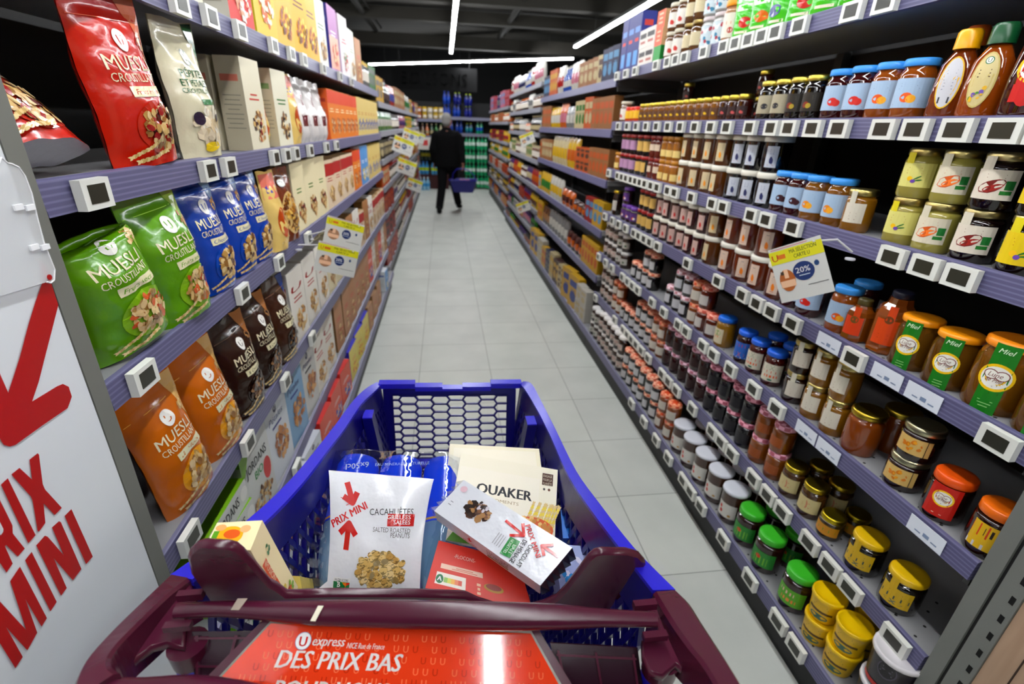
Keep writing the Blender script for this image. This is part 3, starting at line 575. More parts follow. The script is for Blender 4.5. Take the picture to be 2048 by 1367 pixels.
def musli(col, wave, rib, pic, ring, txt='MUESLI', t2='CROUSTILLANT', kr=(228, 214, 176)):
    def f(A, w, h):
        vs = []; fs = []
        for j in range(13):
            q = j / 12; zz = h * (.34 + .655 * q); xl = w * (.46 - .30 * q ** 2.2 + .03 * math.sin(q * 9)); vs += [(xl, zz), ((xl + w * .485) / 2, zz), (w * .485, zz)]
            if j: k = 3 * j; fs += [(k - 3, k - 2, k + 1, k), (k - 2, k - 1, k + 2, k + 1)]
        A.poly(vs, wave, fs)
        A.cluster(w * .34, h * .72, w * .08, h * .05, pic, 10, .006)
        A.line(-w * .46, h * .84, w * .46, h * .84, .0012, tuple(min(255, c + 90) for c in col))
        A.ell(w * .02, h * .73, w * .1, h * .062, (238, 236, 230), 24, 2); A.text('U', w * .02, h * .7, h * .06, col, bold=.02)
        A.text(txt, w * .0, h * .565, h * .085, (240, 232, 200), w=w * .6, bold=.008); A.text(t2, w * .02, h * .5, h * .05, (240, 232, 200), w=w * .62, bold=.004)
        A.rect(w * .08, h * .445, w * .5, h * .06, (232, 226, 190), 16, 4); A.text(rib, w * .08, h * .428, h * .032, col, w=w * .42, shear=.3)
        A.ell(w * .1, h * .23, w * .34, h * .165, ring, 28, 3); A.cluster(w * .1, h * .23, w * .26, h * .13, pic, 90, .0085)
        A.wheat(-w * .36, h * .07, w * .4, .35); A.wheat(-w * .3, h * .04, w * .45, .15)
    return f
PR['m_red'] = pouch('muesli_bag', 'bag', .19, .285, .038, (206, 44, 12), musli((206, 44, 12), (222, 130, 96), 'Fruits rouges', BERRY, (206, 60, 30)))
PR['m_green'] = pouch('muesli_bag', 'bag', .172, .275, .04, (112, 168, 14), musli((112, 168, 14), (170, 196, 90), 'Fruits secs', NUT + [(214, 110, 60)], (150, 196, 40)))
PR['m_blue'] = pouch('muesli_bag', 'bag', .15, .28, .034, (14, 78, 176), musli((14, 78, 176), (150, 180, 214), 'Chocolat', NUT + [(120, 76, 50)], (24, 90, 190)))
PR['m_orange'] = pouch('muesli_bag', 'bag', .165, .288, .038, (206, 118, 14), musli((206, 118, 14), (226, 186, 120), '& Noix', NUT, (240, 176, 40)))
PR['m_brown'] = pouch('muesli_bag', 'bag', .165, .285, .036, (62, 34, 18), musli((62, 34, 18), (180, 124, 70), '& Chocolat', CHOC, (50, 26, 16)))
PR['m_brown2'] = pouch('muesli_bag', 'bag', .17, .29, .034, (80, 46, 26), musli((80, 46, 26), (40, 80, 150), 'Noir', CHOC, (60, 40, 30)))
def pep(A, w, h):
    A.poly([(w * .2, h * .99), (w * .48, h * .99), (w * .47, h * .6), (w * .4, h * .75)], (20, 110, 50)); A.ell(-w * .02, h * .74, w * .1, h * .06, (200, 206, 200), 22); A.ell(-w * .02, h * .74, w * .085, h * .05, (240, 240, 232), 22); A.text('U', -w * .02, h * .715, h * .05, (90, 120, 100))
    A.text('PÉPITES', 0, h * .6, h * .055, (30, 110, 60), w=w * .55); A.text('ET PÉTALES', 0, h * .535, h * .05, (30, 110, 60), w=w * .62); A.text('CROUSTILLANT', 0, h * .485, h * .035, (70, 120, 80), w=w * .66)
    A.rect(w * .12, h * .42, w * .4, h * .04, (40, 130, 60), 4, 1); A.cluster(w * .05, h * .22, w * .34, h * .15, [(236, 222, 196), (226, 206, 170), (244, 238, 222)], 40, .014)
    A.ell(-w * .22, h * .3, w * .1, h * .05, (60, 40, 70), 14); A.ell(w * .22, h * .3, w * .05, h * .03, (50, 50, 90), 12); A.ell(0, h * .08, w * .18, h * .04, (240, 210, 40), 14, 1, .3)
PR['m_slump'] = pouch('muesli_bag', 'bag', .175, .29, .042, (112, 168, 14), musli((112, 168, 14), (170, 196, 90), 'Fruits secs', NUT + [(214, 110, 60)], (150, 196, 40)), crumple=1.3, fold=.74)
PR['m_lying'] = pouch('muesli_bag', 'bag', .2, .27, .04, (206, 44, 12), musli((206, 44, 12), (222, 130, 96), 'Fruits rouges', BERRY, (206, 60, 30)), crumple=.8, bottom=(150, 150, 158))
PR['pep'] = pouch('cereal_bag', 'bag', .165, .28, .034, (222, 216, 190), pep)
def brown(A, w, h): A.ell(0, h * .38, w * .36, h * .3, (222, 190, 130), 28, 3); A.cluster(0, h * .38, w * .3, h * .26, [(214, 160, 60), (240, 200, 110), (180, 120, 40), (120, 70, 30)], 80, .008); A.ell(-w * .15, h * .8, w * .12, h * .05, (240, 240, 235), 18); A.text('U', -w * .15, h * .78, h * .05, (40, 20, 10))
PR['gran'] = pouch('granola_bag', 'bag', .17, .25, .034, (128, 62, 24), brown)
def biscuit(A, w, h): A.rect(0, h * .82, w * .9, h * .3, (236, 140, 120), 4, 2); A.rect(0, h * .8, w * .6, h * .12, (90, 70, 170), 3, 1); A.ell(0, h * .36, w * .26, h * .2, (200, 90, 20), 16, 1, .2); A.wheat(-w * .2, h * .1, w * .5, .3)
PR['bisc'] = pouch('biscuit_bag', 'bag', .12, .25, .03, (236, 206, 130), biscuit)
def pinkb(A, w, h): A.rect(-w * .1, h * .35, w * .5, h * .17, (120, 20, 50), 4, 1); A.ell(-w * .1, h * .35, w * .1, h * .05, (220, 200, 200), 14); A.ell(w * .1, h * .66, w * .1, h * .09, (170, 50, 80), 14); A.ell(w * .1, h * .66, w * .06, h * .055, (226, 222, 222), 14)
PR['wpink'] = pouch('flour_bag', 'bag', .17, .25, .045, (226, 222, 220), pinkb, crumple=1.3)

def std_art(title=None, tc=(200, 40, 30), pic=NUT, band=None, bandc=None, logo=None, cl=.3):
    def f(A, w, h):
        if band: A.rect(0, h * band[0], w * .98, h * band[1], bandc, 1, 1)
        if logo: A.ell(0, h * .38, w * .13, w * .13, logo, 16); A.text('U', 0, h * .38 - w * .07, w * .14, (250, 250, 250))
        if title: A.text(title, 0, h * .2, h * .09, tc, w=w * .72, shear=.15)
        A.bars(0, h * .12, w * .6, 2, h * .05, tc, h * .018); A.cluster(w * .08, -h * .22, w * cl, h * .17, pic, 40, w * .06)
    return f
def side_art(c): 
    def f(A, d, h): A.rect(0, h * .28, d * .7, h * .07, c); A.bars(0, h * .1, d * .75, 8, h * .05, (170, 165, 150), h * .01)
    return f
def B_(k, w, h, d, front, side, **kw):
    sa = kw.pop('sa', None); cat = kw.pop('cat', 'box'); nm = kw.pop('nm', 'cereal_box')
    PR[k] = box_proto(nm, cat, w, h, d, front, side, std_art(**kw), side_art(sa) if sa else None)
IV = (232, 226, 206)
B_('iv', .14, .25, .07, IV, (214, 206, 184), tc=(214, 90, 70), pic=BERRY, sa=(224, 150, 130))
B_('iv2', .13, .245, .065, (236, 232, 214), (216, 210, 190), tc=(90, 150, 80), pic=CHOC + NUT, sa=(150, 180, 130))
B_('ivt', .155, .255, .05, (238, 228, 196), (222, 212, 184), tc=(110, 150, 60), pic=BERRY, sa=(190, 60, 50))
B_('or', .13, .235, .06, (236, 150, 14), (226, 116, 10), band=(.36, .26), bandc=(230, 96, 14), tc=(250, 240, 200), pic=[(190, 120, 90), (240, 220, 180)], sa=(190, 70, 10))
B_('crm', .14, .24, .06, (226, 206, 140), (214, 190, 110), tc=(200, 120, 50), pic=[(240, 230, 200), (90, 120, 190)], sa=(200, 140, 40))
B_('yel', .19, .30, .07, (240, 196, 10), (226, 170, 0), tc=(130, 70, 10), pic=[(150, 90, 20), (250, 230, 120), (200, 120, 30)], sa=(110, 60, 20))
B_('ylg', .19, .30, .07, (236, 206, 40), (214, 200, 10), tc=(200, 60, 30), pic=[(230, 130, 40), (250, 240, 220)], sa=(200, 60, 30))
B_('wht', .18, .28, .065, (236, 234, 226), (214, 212, 200), tc=(90, 140, 60), pic=NUT, sa=(150, 150, 140))
B_('redb', .17, .19, .09, (226, 50, 26), (206, 202, 190), tc=(250, 240, 235), pic=[(250, 240, 235), (240, 180, 150)], sa=(180, 176, 160))
B_('vio', .19, .30, .07, (190, 130, 190), (60, 52, 150), tc=(240, 240, 250), pic=[(226, 90, 60), (240, 220, 180)], sa=(140, 150, 190), band=(-.2, .5), bandc=(236, 190, 170))
B_('wred', .18, .31, .07, (236, 230, 232), (214, 190, 208), tc=(214, 40, 60), pic=[(214, 40, 50), (60, 150, 70), (240, 240, 230)], sa=(206, 60, 100))
B_('wr', .17, .27, .06, (238, 234, 226), (206, 202, 196), title='U', tc=(200, 50, 40), pic=NUT + [(220, 150, 40)], sa=(190, 60, 60))
B_('rw', .16, .23, .07, (232, 214, 190), (200, 170, 130), band=(.3, .25), bandc=(196, 30, 30), tc=(196, 40, 30), pic=NUT, sa=(180, 40, 40))
B_('kraft', .16, .27, .06, (196, 148, 100), (158, 124, 76), tc=(214, 70, 40), pic=NUT + [(200, 60, 40)], sa=(120, 90, 60))
B_('bluw', .15, .25, .06, (110, 170, 220), (220, 224, 228), tc=(250, 250, 250), pic=[(240, 220, 120), (250, 250, 250)], sa=(60, 110, 190))
B_('yblue', .2, .28, .06, (226, 214, 110), (60, 60, 190), tc=(230, 100, 30), pic=[(240, 220, 60), (220, 60, 40)], sa=(240, 240, 240))
B_('redbl', .18, .27, .06, (226, 100, 60), (216, 60, 50), tc=(240, 240, 240), pic=[(60, 110, 200), (240, 220, 200)], sa=(70, 120, 200))
def petales(c):
    def f(A, w, h): A.ell(0, h * .4, w * .07, w * .08, (60, 60, 110), 14); A.text('U', 0, h * .385, w * .08, (250, 250, 250)); A.text('Pétales', 0, h * .25, h * .08, (80, 84, 150), w=w * .62, shear=.3); A.rect(0, h * .18, w * .4, h * .03, c); A.cluster(w * .1, -h * .1, w * .3, h * .2, [(206, 150, 90), (226, 180, 120), (180, 120, 70)], 40, w * .07)
    return f
PR['pet'] = box_proto('cereal_box', 'box', .19, .275, .065, (226, 230, 236), (206, 208, 214), petales((70, 80, 160)), side_art((80, 90, 160)))
PR['petb'] = box_proto('cereal_box', 'box', .19, .275, .065, (150, 186, 216), (206, 214, 224), petales((60, 80, 170)), side_art((80, 90, 160)))
PR['petk'] = box_proto('cereal_box', 'box', .19, .275, .065, (214, 214, 212), (196, 196, 196), petales((50, 50, 50)), side_art((60, 60, 60)))
def jordans(A, w, h): A.poly([(-w * .5, h * .5), (-w * .5, h * .1), (-w * .1, h * .5)], (150, 196, 30)); A.text('JORDANS', 0, h * .15, h * .11, (30, 34, 30), w=w * .75, bold=.02); A.text('BIO', w * .02, h * .0, h * .1, (40, 170, 90), w=w * .3, bold=.03); A.ell(w * .3, -h * .05, w * .14, h * .14, (220, 50, 60), 16); A.cluster(0, -h * .3, w * .34, h * .14, NUT + [(120, 80, 50)], 60, w * .045)
PR['jor'] = box_proto('cereal_box', 'box', .19, .27, .07, (222, 224, 222), (214, 218, 214), jordans, lambda A, d, h: (A.text('JORDANS', 0, 0, d * .3, (30, 34, 30), w=h * .4, rot=PI / 2), A.rect(0, h * .42, d, h * .14, (130, 186, 20))))
# right-hand shelf boxes and pouches
def blu(A, w, h): A.rect(0, h * .2, w * .7, h * .1, (120, 160, 220), 2, 1); A.rect(0, h * .02, w * .5, h * .06, (220, 60, 40), 2, 1); A.rect(0, -h * .3, w * .6, h * .26, (110, 170, 220), 2, 1)
PR['pasta'] = box_proto('pasta_box', 'box', .1, .27, .08, (20, 40, 140), (20, 60, 160), blu, lambda A, d, h: (A.ell(0, -h * .1, d * .3, h * .3, (226, 170, 80), 12), A.rect(0, h * .3, d * .6, h * .1, (214, 70, 50))))
def sb(k, w, h, d, c, s, art, nm='food_box'): PR[k] = box_proto(nm, 'box', w, h, d, c, s, art, lambda A, d_, h_: A.bars(0, h_ * .2, d_ * .7, 4, h_ * .13, tuple(int(x * .55) for x in s), h_ * .03))
sb('whb', .11, .085, .1, (222, 218, 212), (206, 200, 196), lambda A, w, h: (A.rect(0, h * .15, w * .8, h * .26, (70, 64, 66), 2, 1), A.rect(0, -h * .2, w * .6, h * .14, (190, 120, 110), 2, 1)))
sb('orb2', .09, .075, .08, (236, 110, 50), (226, 190, 150), lambda A, w, h: A.bars(0, h * .3, w * .7, 3, h * .25, (250, 200, 170), h * .1))
sb('grb', .09, .07, .08, (20, 170, 80), (20, 150, 70), lambda A, w, h: None)
def gourd(A, w, h): A.rect(0, h * .66, w * .6, h * .14, (236, 246, 226), 3, 1); A.ell(random.choice((-.1, .1)) * w, h * .34, w * .24, h * .12, random.choice(((214, 50, 40), (80, 90, 150), (236, 130, 40), (120, 30, 90))), 12, 1, .2); A.rect(0, h * .14, w * .5, h * .05, (250, 240, 220), 3, 1)
for i in range(3): PR['gourd%d' % i] = pouch('fruit_pouch', 'pouch', .105, .15, .024, (84, 200, 40), gourd, crumple=.4)
P_('wlab', *J, .04, .115, (120, 76, 40), (206, 200, 180), 'flat', (.075, .06, .045, (230, 226, 218), fruit((206, 60, 40), None)))
P_('wlab2', *J, .04, .115, (200, 200, 196), (206, 196, 196), 'flat', (.1, .075, .045, (210, 222, 226), lambda A, w, h: A.cluster(0, 0, w * .45, h * .4, [(70, 150, 180), (190, 70, 90), (240, 240, 240)], 16, .008)))
P_('olid', *J, .04, .14, (200, 150, 110), (246, 160, 30), 'flat', (.09, .08, .055, (232, 226, 214), lambda A, w, h: (A.rect(0, h * .1, w * .8, h * .12, (220, 120, 60), 4, 1), A.ell(0, -h * .2, w * .12, h * .13, (200, 60, 30), 10))), lh=.022)
P_('brownp', *J, .04, .12, (110, 70, 30), (150, 130, 80), 'gold', (.06, .05, .05, (216, 206, 176), lines((90, 60, 30), 4)))

RZ = -PI / 2 + .42
def run(key, desc, z, ys, shelfn, layers=1, rows=1, X0=1.05, inset=.012, group=None, side=1, dx=None, jit=.38, rz=None, dz=None, xin=0, upn=None, hs=1):
    P = [PR[k] for k in (key if isinstance(key, (list, tuple)) else [key])]
    me = P[0].parts[0][1]; xs = [v.co.x for v in me.vertices]; zs = [v.co.z for m in P[0].parts for v in m[1].vertices]; r = max(xs); h = dz or max(zs); ysz = [v.co.y for v in me.vertices]
    dep = dx or (max(ysz) - min(ysz) + .008); fr = -min(ysz)
    ys = sorted(ys); n = len(ys)
    for i, y in enumerate(ys):
        for L in range(layers):
            if upn is not None and L > 0 and i not in upn: continue
            for q in range(rows):
                if n == 1: lab = f'{desc}, alone'
                else: lab = f'{desc}, {ORD[i]}'
                if layers > 1: lab += ', ' + (('lower one', 'upper one') if layers == 2 else ('bottom one', 'middle one', 'topmost one'))[L]
                if q: lab += f', {("", "one", "two", "three")[q]} behind'
                if n == 1: lab = lab.replace(', alone', '')
                lab += f', {shelfn}'
                x = X0 + side * (inset + xin + fr + dep * q) + random.uniform(0, .004)
                base = (RZ if side > 0 else PI / 2 - .25) if rz is None else rz
                put(P[(i + L) % len(P)], lab, (x, y + random.uniform(-.003, .003), z + L * h + .0005), base + random.uniform(-jit, jit), group or f'{desc} on {shelfn}', hs=hs)
def ar(a, b, n): return [a + (b - a) * i / max(1, n - 1) for i in range(n)]

# ---- near right rack, top shelf
S = 'top right shelf'; z = RA[0]
run(['gourd0', 'gourd1', 'gourd2'], 'green fruit pouch', z, ar(1.32, 1.98, 7), S, X0=1.06, jit=.15)
run('olid', 'orange-lidded white-labelled jar', z, [2.07], S)
run('wlab2', 'pale blue labelled jar', z, [2.15, 2.25], S, 2)
run('brownp', 'brown spread jar with white label', z, [2.34, 2.43], S, 2)
run('wlab', 'red-fruit labelled brown jar', z, [2.52, 2.61], S, 2)
run('grb', 'flat green box', z, [2.71], S, rz=-PI / 2, jit=.03); run('orb2', 'orange box stacked on flat green box', z + .0705, [2.71], S, 2, rz=-PI / 2, jit=.03)
run('whb', 'white box with dark lettering', z, [2.82, 2.93], S, 2, rz=-PI / 2, jit=.03)
run('pasta', 'dark blue pasta box', z, [3.03, 3.135, 3.24], S, 1, rz=-PI / 2, jit=.02)
# ---- second shelf
S = 'second right shelf'; z = RA[1]
run('sq_r', 'dark red honey bottle with yellow round label', z, [.90], S, rz=RZ, jit=.02); run('sq_g', 'green-capped honey bottle with cream oval label', z, [.99], S, jit=.02)
run('sq_y', 'yellow-capped honey bottle with grey oval label', z, [1.06], S, jit=.02); run('sq_o', 'brown-capped dark honey bottle', z, [1.12], S, xin=.08)
run('blue_or', 'blue-lidded orange marmalade jar', z, [1.165, 1.245], S, rows=1); run('blue_rd', 'blue-lidded red jam jar', z, [1.325, 1.41], S)
run('blue_or', 'blue-lidded marmalade jar standing back', z, [1.10], S, xin=.1)
run('gold_dk', 'gold-lidded dark fruit spread jar', z, [1.50, 1.575], S); run('gold_wh', 'gold-lidded black jar with pale label', z, [1.65, 1.73], S)
run('mini_red', 'small gold-lidded dark red honey jar', z, [1.86, 1.925, 1.99], S); run('mini_amb', 'small gold-lidded amber honey jar', z, ar(2.06, 2.85, 13), S, jit=.12)
run('mini_red', 'small dark bottle standing behind the honey jars', z, [1.95, 2.6], S, 2, xin=.12, dz=.09)
run('box_or', 'orange-and-red jar', z, [2.93, 3.0, 3.07], S); run('wlab', 'white-labelled glass jar', z, [3.17], S)
# ---- third shelf
S = 'third right shelf'; z = RA[2]
run('creme_k', 'yellow-labelled dark honey jar', z, [.80], S, 2, jit=.1); run('creme_r', 'dark honey jar with red picture label', z, [.895], S, 2, jit=.1)
run('creme_w', 'creamy honey jar with orange picture label', z, [.985], S, 2, jit=.1); run('creme_y', 'creamy honey jar with pale yellow label', z, [1.075], S, 2, jit=.1)
run('diam', 'mustard yellow honey jar with white tag', z, [1.215], S, jit=.1)
run('blue_am', 'blue-lidded apricot jam jar', z, [1.30, 1.385], S); run('blue_bk', 'blue-lidded dark jam jar', z, [1.465, 1.54], S)
run('wl_blk', 'white-lidded black jam jar', z, [1.635, 1.735, 1.835], S, 2); run('wl_amb', 'white-lidded amber jam jar', z, [1.95, 2.05, 2.15, 2.25], S, 2)
run('bear_am', 'small amber honey jar', z, [2.35, 2.42, 2.49], S, 2); run('bear_rd', 'small dark red honey jar', z, [2.56, 2.63], S, 2)
run('redlid', 'red-lidded black jar with lilac label', z, [2.92, 3.0, 3.07], S, 2); run('redlid_y', 'red-lidded black jar with yellow label', z, [2.72, 2.81], S, 2); run('bear_am', 'pale yellow squeeze jar', z, [3.17], S)
# ---- fourth shelf
S = 'fourth right shelf'; z = RA[3]
run('lune_gb', 'large heart-labelled honey jar with green band', z, [.745], S, jit=.02, rz=RZ); run('lune_g', 'heart-labelled honey jar with green band', z, [.845, .94], S, jit=.1)
run('lune_g', 'heart-labelled honey jar at the very edge', z, [.645], S, jit=.02)
run('orb', 'tall orange-tagged honey jar', z, [1.025], S, jit=.05, xin=.01); run('ors', 'small orange-tagged honey jar', z, [1.10], S, jit=.05)
run('blue_or', 'blue-lidded orange jam jar', z, [1.165], S, jit=.1); run('blue_rd', 'blue-lidded cherry jam jar', z, [1.29, 1.375], S, jit=.1); run('blue_rd', 'blue-lidded jam jar set back', z, [1.21], S, xin=.1)
run('wl_big', 'large white-lidded orange jam jar', z, [1.455, 1.56, 1.665, 1.77], S, 2, upn=(1, 2, 3))
run('wl_amb', 'white-lidded apricot jam jar', z, [1.905], S, 2); run('wl_red', 'white-lidded red jam jar', z, ar(2.0, 2.45, 6), S, 2)
run('redlid_y', 'red-lidded dark jam jar', z, [2.54, 2.61, 2.68], S, 2); run('pur', 'purple-lidded spread jar', z, [2.79, 2.865, 2.94], S, 2, upn=(2,)); run('purple_t', 'tall dark syrup jar with gold lid', z, [3.12], S)
# ---- fifth shelf
S = 'fifth right shelf'; z = RA[4]
run('lune_o', 'orange-lidded dark honey jar with striped label', z, [.635], S, jit=.05); run('lune_r', 'orange-lidded dark honey jar with heart label', z, [.735], S, jit=.05)
run('flow', 'silver-lidded dark honey jar with flower label', z, [.84], S, 2, jit=.05)
run('amberbig', 'large plain amber honey jar', z, [.985], S, rows=2); run('diam', 'gold-lidded creamy honey jar', z, [1.075, 1.16], S, 2); run('diam_dk', 'gold-lidded dark honey jar', z, [1.25], S, 2, rows=1)
run('mont', 'blue-lidded red jam jar with orange lettering', z, [1.365, 1.455], S); run('mont_b', 'blue-lidded jam jar with blue label', z, [1.54], S); run('mont', 'blue-lidded jar in second row', z, [1.41, 1.5], S, xin=.09)
run('musty', 'blue-lidded mustard yellow jam jar', z, [1.685], S, rows=1)
run('pink_rd', 'pink-gingham-lidded red jam jar', z, [1.775, 1.855], S, 2, upn=(1,)); run('or_am', 'orange-gingham-lidded amber jam jar', z, [1.935], S, 2); run('pink_dk', 'pink-gingham-lidded dark jam jar', z, [2.02, 2.1, 2.18], S, 2, upn=(0, 1))
run('or_dk', 'orange-gingham-lidded dark jam jar', z, [2.42, 2.5, 2.58, 2.66], S, 2, upn=(0, 1)); run('nutg', 'brown spread jar with white label', z, [2.86, 2.95], S, 2); run('nut', 'white-lidded chocolate spread jar', z, [3.04, 3.12, 3.2], S, 2)
# ---- sixth shelf
S = 'sixth right shelf'; z = RA[5]
run('ylw_d', 'dark spread jar with yellow label', z, [.735, .85], S, jit=.05) 
run('ylw_s', 'small amber honey jar with yellow label', z, [.965], S, 1, 2); run('maple', 'brown jar with leaf label', z, [1.055, 1.145], S, rows=2)
run('orjam', 'gingham-lidded orange jam jar', z, [1.235, 1.325], S, 2, 1); run('blkjam', 'gingham-lidded black jam jar', z, [1.415, 1.5, 1.585, 1.67], S, 2, 2); run('redjam', 'gingham-lidded dark red jam jar', z, ar(1.755, 2.1, 5), S, 2, 2)
run('or_am', 'orange-gingham-lidded amber jam jar', z, [2.19, 2.27], S, 2); run('or_dk', 'orange-gingham-lidded dark jam jar', z, ar(2.35, 2.75, 6), S, 2, upn=(0, 1, 2)); run('or_am', 'orange-gingham-lidded pale jam jar', z, [2.84, 2.92], S, 2); run('nut', 'white-lidded chocolate spread jar', z, [3.01, 3.09, 3.17], S, 2)
# ---- base shelf
S = 'right base shelf'; z = .166; X0 = .99
run('flow', 'silver-lidded dark jar', z, [.49], S, X0=X0); run('ktub', 'dark brown spread tub with white lid', z, [.645], S, 2, X0=X0, jit=.05)
run('ytub', 'yellow spread tub', z, [.755, .845], S, 2, X0=X0, jit=.05, rows=1); run('ytub', 'yellow spread tub in second row', z, [.80], S, 2, X0=X0, xin=.1)
run('green2', 'green-lidded spread jar with light green label', z, [.95], S, X0=X0, jit=.05); run('green', 'green-lidded spread jar with dark green label', z, [1.10, 1.21], S, X0=X0, jit=.05, rows=2)
run('nutw', 'white-lidded hazelnut spread jar', z, [1.32, 1.43, 1.54, 1.65, 1.75], S, X0=X0, rows=2, jit=.1)
run('or_am', 'orange-gingham-lidded jam jar', z, [1.85, 1.94], S, 2, X0=X0); run('or_dk', 'orange-gingham-lidded black jam jar', z, ar(2.03, 2.45, 6), S, 2, X0=X0); run('nut', 'white-lidded chocolate spread jar', z, ar(2.56, 2.95, 6), S, 2, X0=X0); run('nutg', 'white-lidded brown spread jar', z, [3.05, 3.13], S, 2, X0=X0)

# ---------------------------------------------------------------- near left rack
LRZ = PI / 2 - .10
def runL(key, desc, z, ys, shelfn, **kw):
    kw.setdefault('rz', PI / 2 - .06); kw.setdefault('jit', .03); kw.setdefault('inset', .016); run(key, desc, z, ys, shelfn, side=-1, X0=kw.pop('X0', -.55), **kw)
def bag(key, lab, y, z, rz, tilt=(0, 0), x=-.605, grp='muesli bags on the left rack', hs=1): x += .027; z += .003; put(PR[key], lab, (x, y, z), rz, grp, tilt, hs)
z = LA[0] + .001; S = 'top left shelf'
runL('iv2', 'pale carton', z, [1.22, 1.42], S); runL('redb', 'red-fronted white carton', z, [1.75], S); runL('ylg', 'lime yellow carton', z, [1.97], S); runL('yel', 'bright yellow carton', z, [2.2, 2.42, 2.62], S, xin=.0)
runL('wht', 'tall white carton', z, [2.82], S); runL('vio', 'violet carton', z, [3.12], S); runL('wred', 'white carton with red berries', z, [3.42], S); runL('wht', 'white carton by the jars', z, [3.68], S)
runL('kraft', 'brown carton', z, [3.95], S); 
z = LA[1] + .001; S = 'second left shelf'
bag('m_red', 'red MUESLI CROUSTILLANT bag standing on the second left shelf', 1.105, z, LRZ, (-.04, -.07))
bag('pep', 'cream PÉPITES ET PÉTALES cereal bag beside red muesli bag', 1.345, z, LRZ, (-.05, -.03), -.6)
# a red bag lying down, its base towards the aisle
o = put(PR['m_lying'], 'red muesli bag lying down, grey base towards the aisle, near end of left rack', (0, 0, 0), 0, 'muesli bags on the left rack')
o.matrix_world = Matrix(((0, -.66, -.75, -.592), (1, 0, 0, .872), (0, -.75, .66, z + .036), (0, 0, 0, 1)))
runL('iv', 'tall ivory cereal carton with berries', z, [1.74], S, rows=2); runL('iv2', 'tall cream cereal carton', z, [2.02], S, rows=2); runL('bisc', 'small cream pack between two cartons', z, [1.88], S, xin=.02)
runL('bisc', 'orange and cream biscuit bag', z, [2.22], S); runL('wpink', 'crumpled white bag with burgundy square', z, [2.36, 2.53, 2.7], S, rz=PI / 2 - .1)
runL('or', 'orange biscuit carton', z, ar(2.87, 3.6, 6), S); runL('crm', 'cream and blue carton', z, [3.76], S); runL('crm', 'golden carton', z, ar(3.93, 4.7, 6), S)
z = LA[2] + .001; S = 'third left shelf'
bag('m_slump', 'slumped green muesli bag with folded top, nearest on its shelf', .925, z + .012, LRZ - .12, (-.05, -.16), -.605, hs=.9)
bag('m_green', 'upright green muesli bag between slumped bag and blue bags', 1.105, z, LRZ - .05, (-.06, -.1), -.6)
for i, y in enumerate((1.29, 1.45, 1.60)): bag('m_blue', f'blue MUESLI CROUSTILLANT bag, {ORD[i]} of the three blue ones', y, z + .002, LRZ - .05, (-.05, -.05), -.605)
bag('bisc', 'pink-topped biscuit pack beside the blue muesli bags', 1.735, z, LRZ, (-.03, 0), -.59, 'packs on the third left shelf'); bag('gran', 'brown granola bag with see-through window', 1.89, z, LRZ, (-.04, 0), -.6, 'packs on the third left shelf')
runL('ivt', 'thin cream cereal carton', z, [2.08, 2.27, 2.46], S, rows=2); runL('rw', 'red-banded beige carton', z, ar(2.65, 3.25, 4), S, rows=2); runL('or', 'orange carton', z, [3.42, 3.57], S)
runL('bluw', 'light blue and white carton', z, [3.75, 3.92], S); runL('crm', 'beige carton', z, ar(4.1, 4.7, 4), S)
z = LA[3] + .001; S = 'fourth left shelf'
for i, y in enumerate((.955, 1.145)): bag('m_orange', f'orange MUESLI CROUSTILLANT bag, {("nearest of the pair", "second of the pair")[i]}', y, z - .0, LRZ - .05, (-.08, -.08), -.608)
for i, y in enumerate((1.325, 1.50)): bag('m_brown', f'dark brown MUESLI CROUSTILLANT bag, {("nearest of the pair", "second of the pair")[i]}', y, z + .002, LRZ - .05, (-.05, -.05), -.605)
bag('m_brown2', 'dark brown muesli bag with blue corner beside white cartons', 1.675, z, LRZ, (-.05, 0), -.6)
runL('wr', 'white cereal carton with red lettering', z, [1.87, 2.07, 2.27], S, rows=2); runL('ivt', 'cream and red cereal carton', z, [2.47, 2.64, 2.81], S, rows=2); runL(['kraft', 'wr', 'rw'], 'brown or pale carton', z, ar(3.05, 3.9, 5), S); runL('rw', 'beige and red carton', z, ar(4.1, 4.7, 4), S)
z = LA[4] + .001; S = 'fifth left shelf'
PR['jorf'] = box_proto('cereal_box', 'box', .26, .07, .19, (226, 228, 224), (150, 196, 40), lambda A, w, h: (A.rect(-w * .4, 0, w * .2, h * .98, (140, 190, 30)), A.text('JORDANS', w * .05, -h * .15, h * .42, (30, 34, 30), w=w * .5, bold=.02), A.ell(w * .42, 0, h * .3, h * .3, (240, 240, 236), 16)))
runL('jorf', 'flat-lying lime and white JORDANS carton', z, [1.03], S, layers=3, dz=.0705, jit=.06); runL('jor', 'white JORDANS BIO cereal carton', z, [1.265], S); runL('pet', 'white Pétales cereal carton', z, [1.465], S); runL('petb', 'pale blue Pétales cereal carton', z, [1.66], S); runL('petk', 'grey Pétales cereal carton', z, [1.86], S)
runL('wr', 'white and red cereal carton', z, [2.05, 2.25], S, rows=2); runL('kraft', 'brown-sided red carton', z, ar(2.5, 3.3, 5), S, rows=2); runL(['kraft', 'redbl', 'wr'], 'brown or red carton', z, ar(3.5, 4.7, 7), S)
z = .166; S = 'left base shelf'
runL('jor', 'white JORDANS cereal carton', z, [1.0], S, X0=-.515, hs=.66); runL('pet', 'white carton', z, [1.25, 1.46, 1.67], S, X0=-.515, hs=.66); runL('redbl', 'red and blue cereal carton', z, [1.9, 2.12, 2.34], S, X0=-.515, hs=.66)
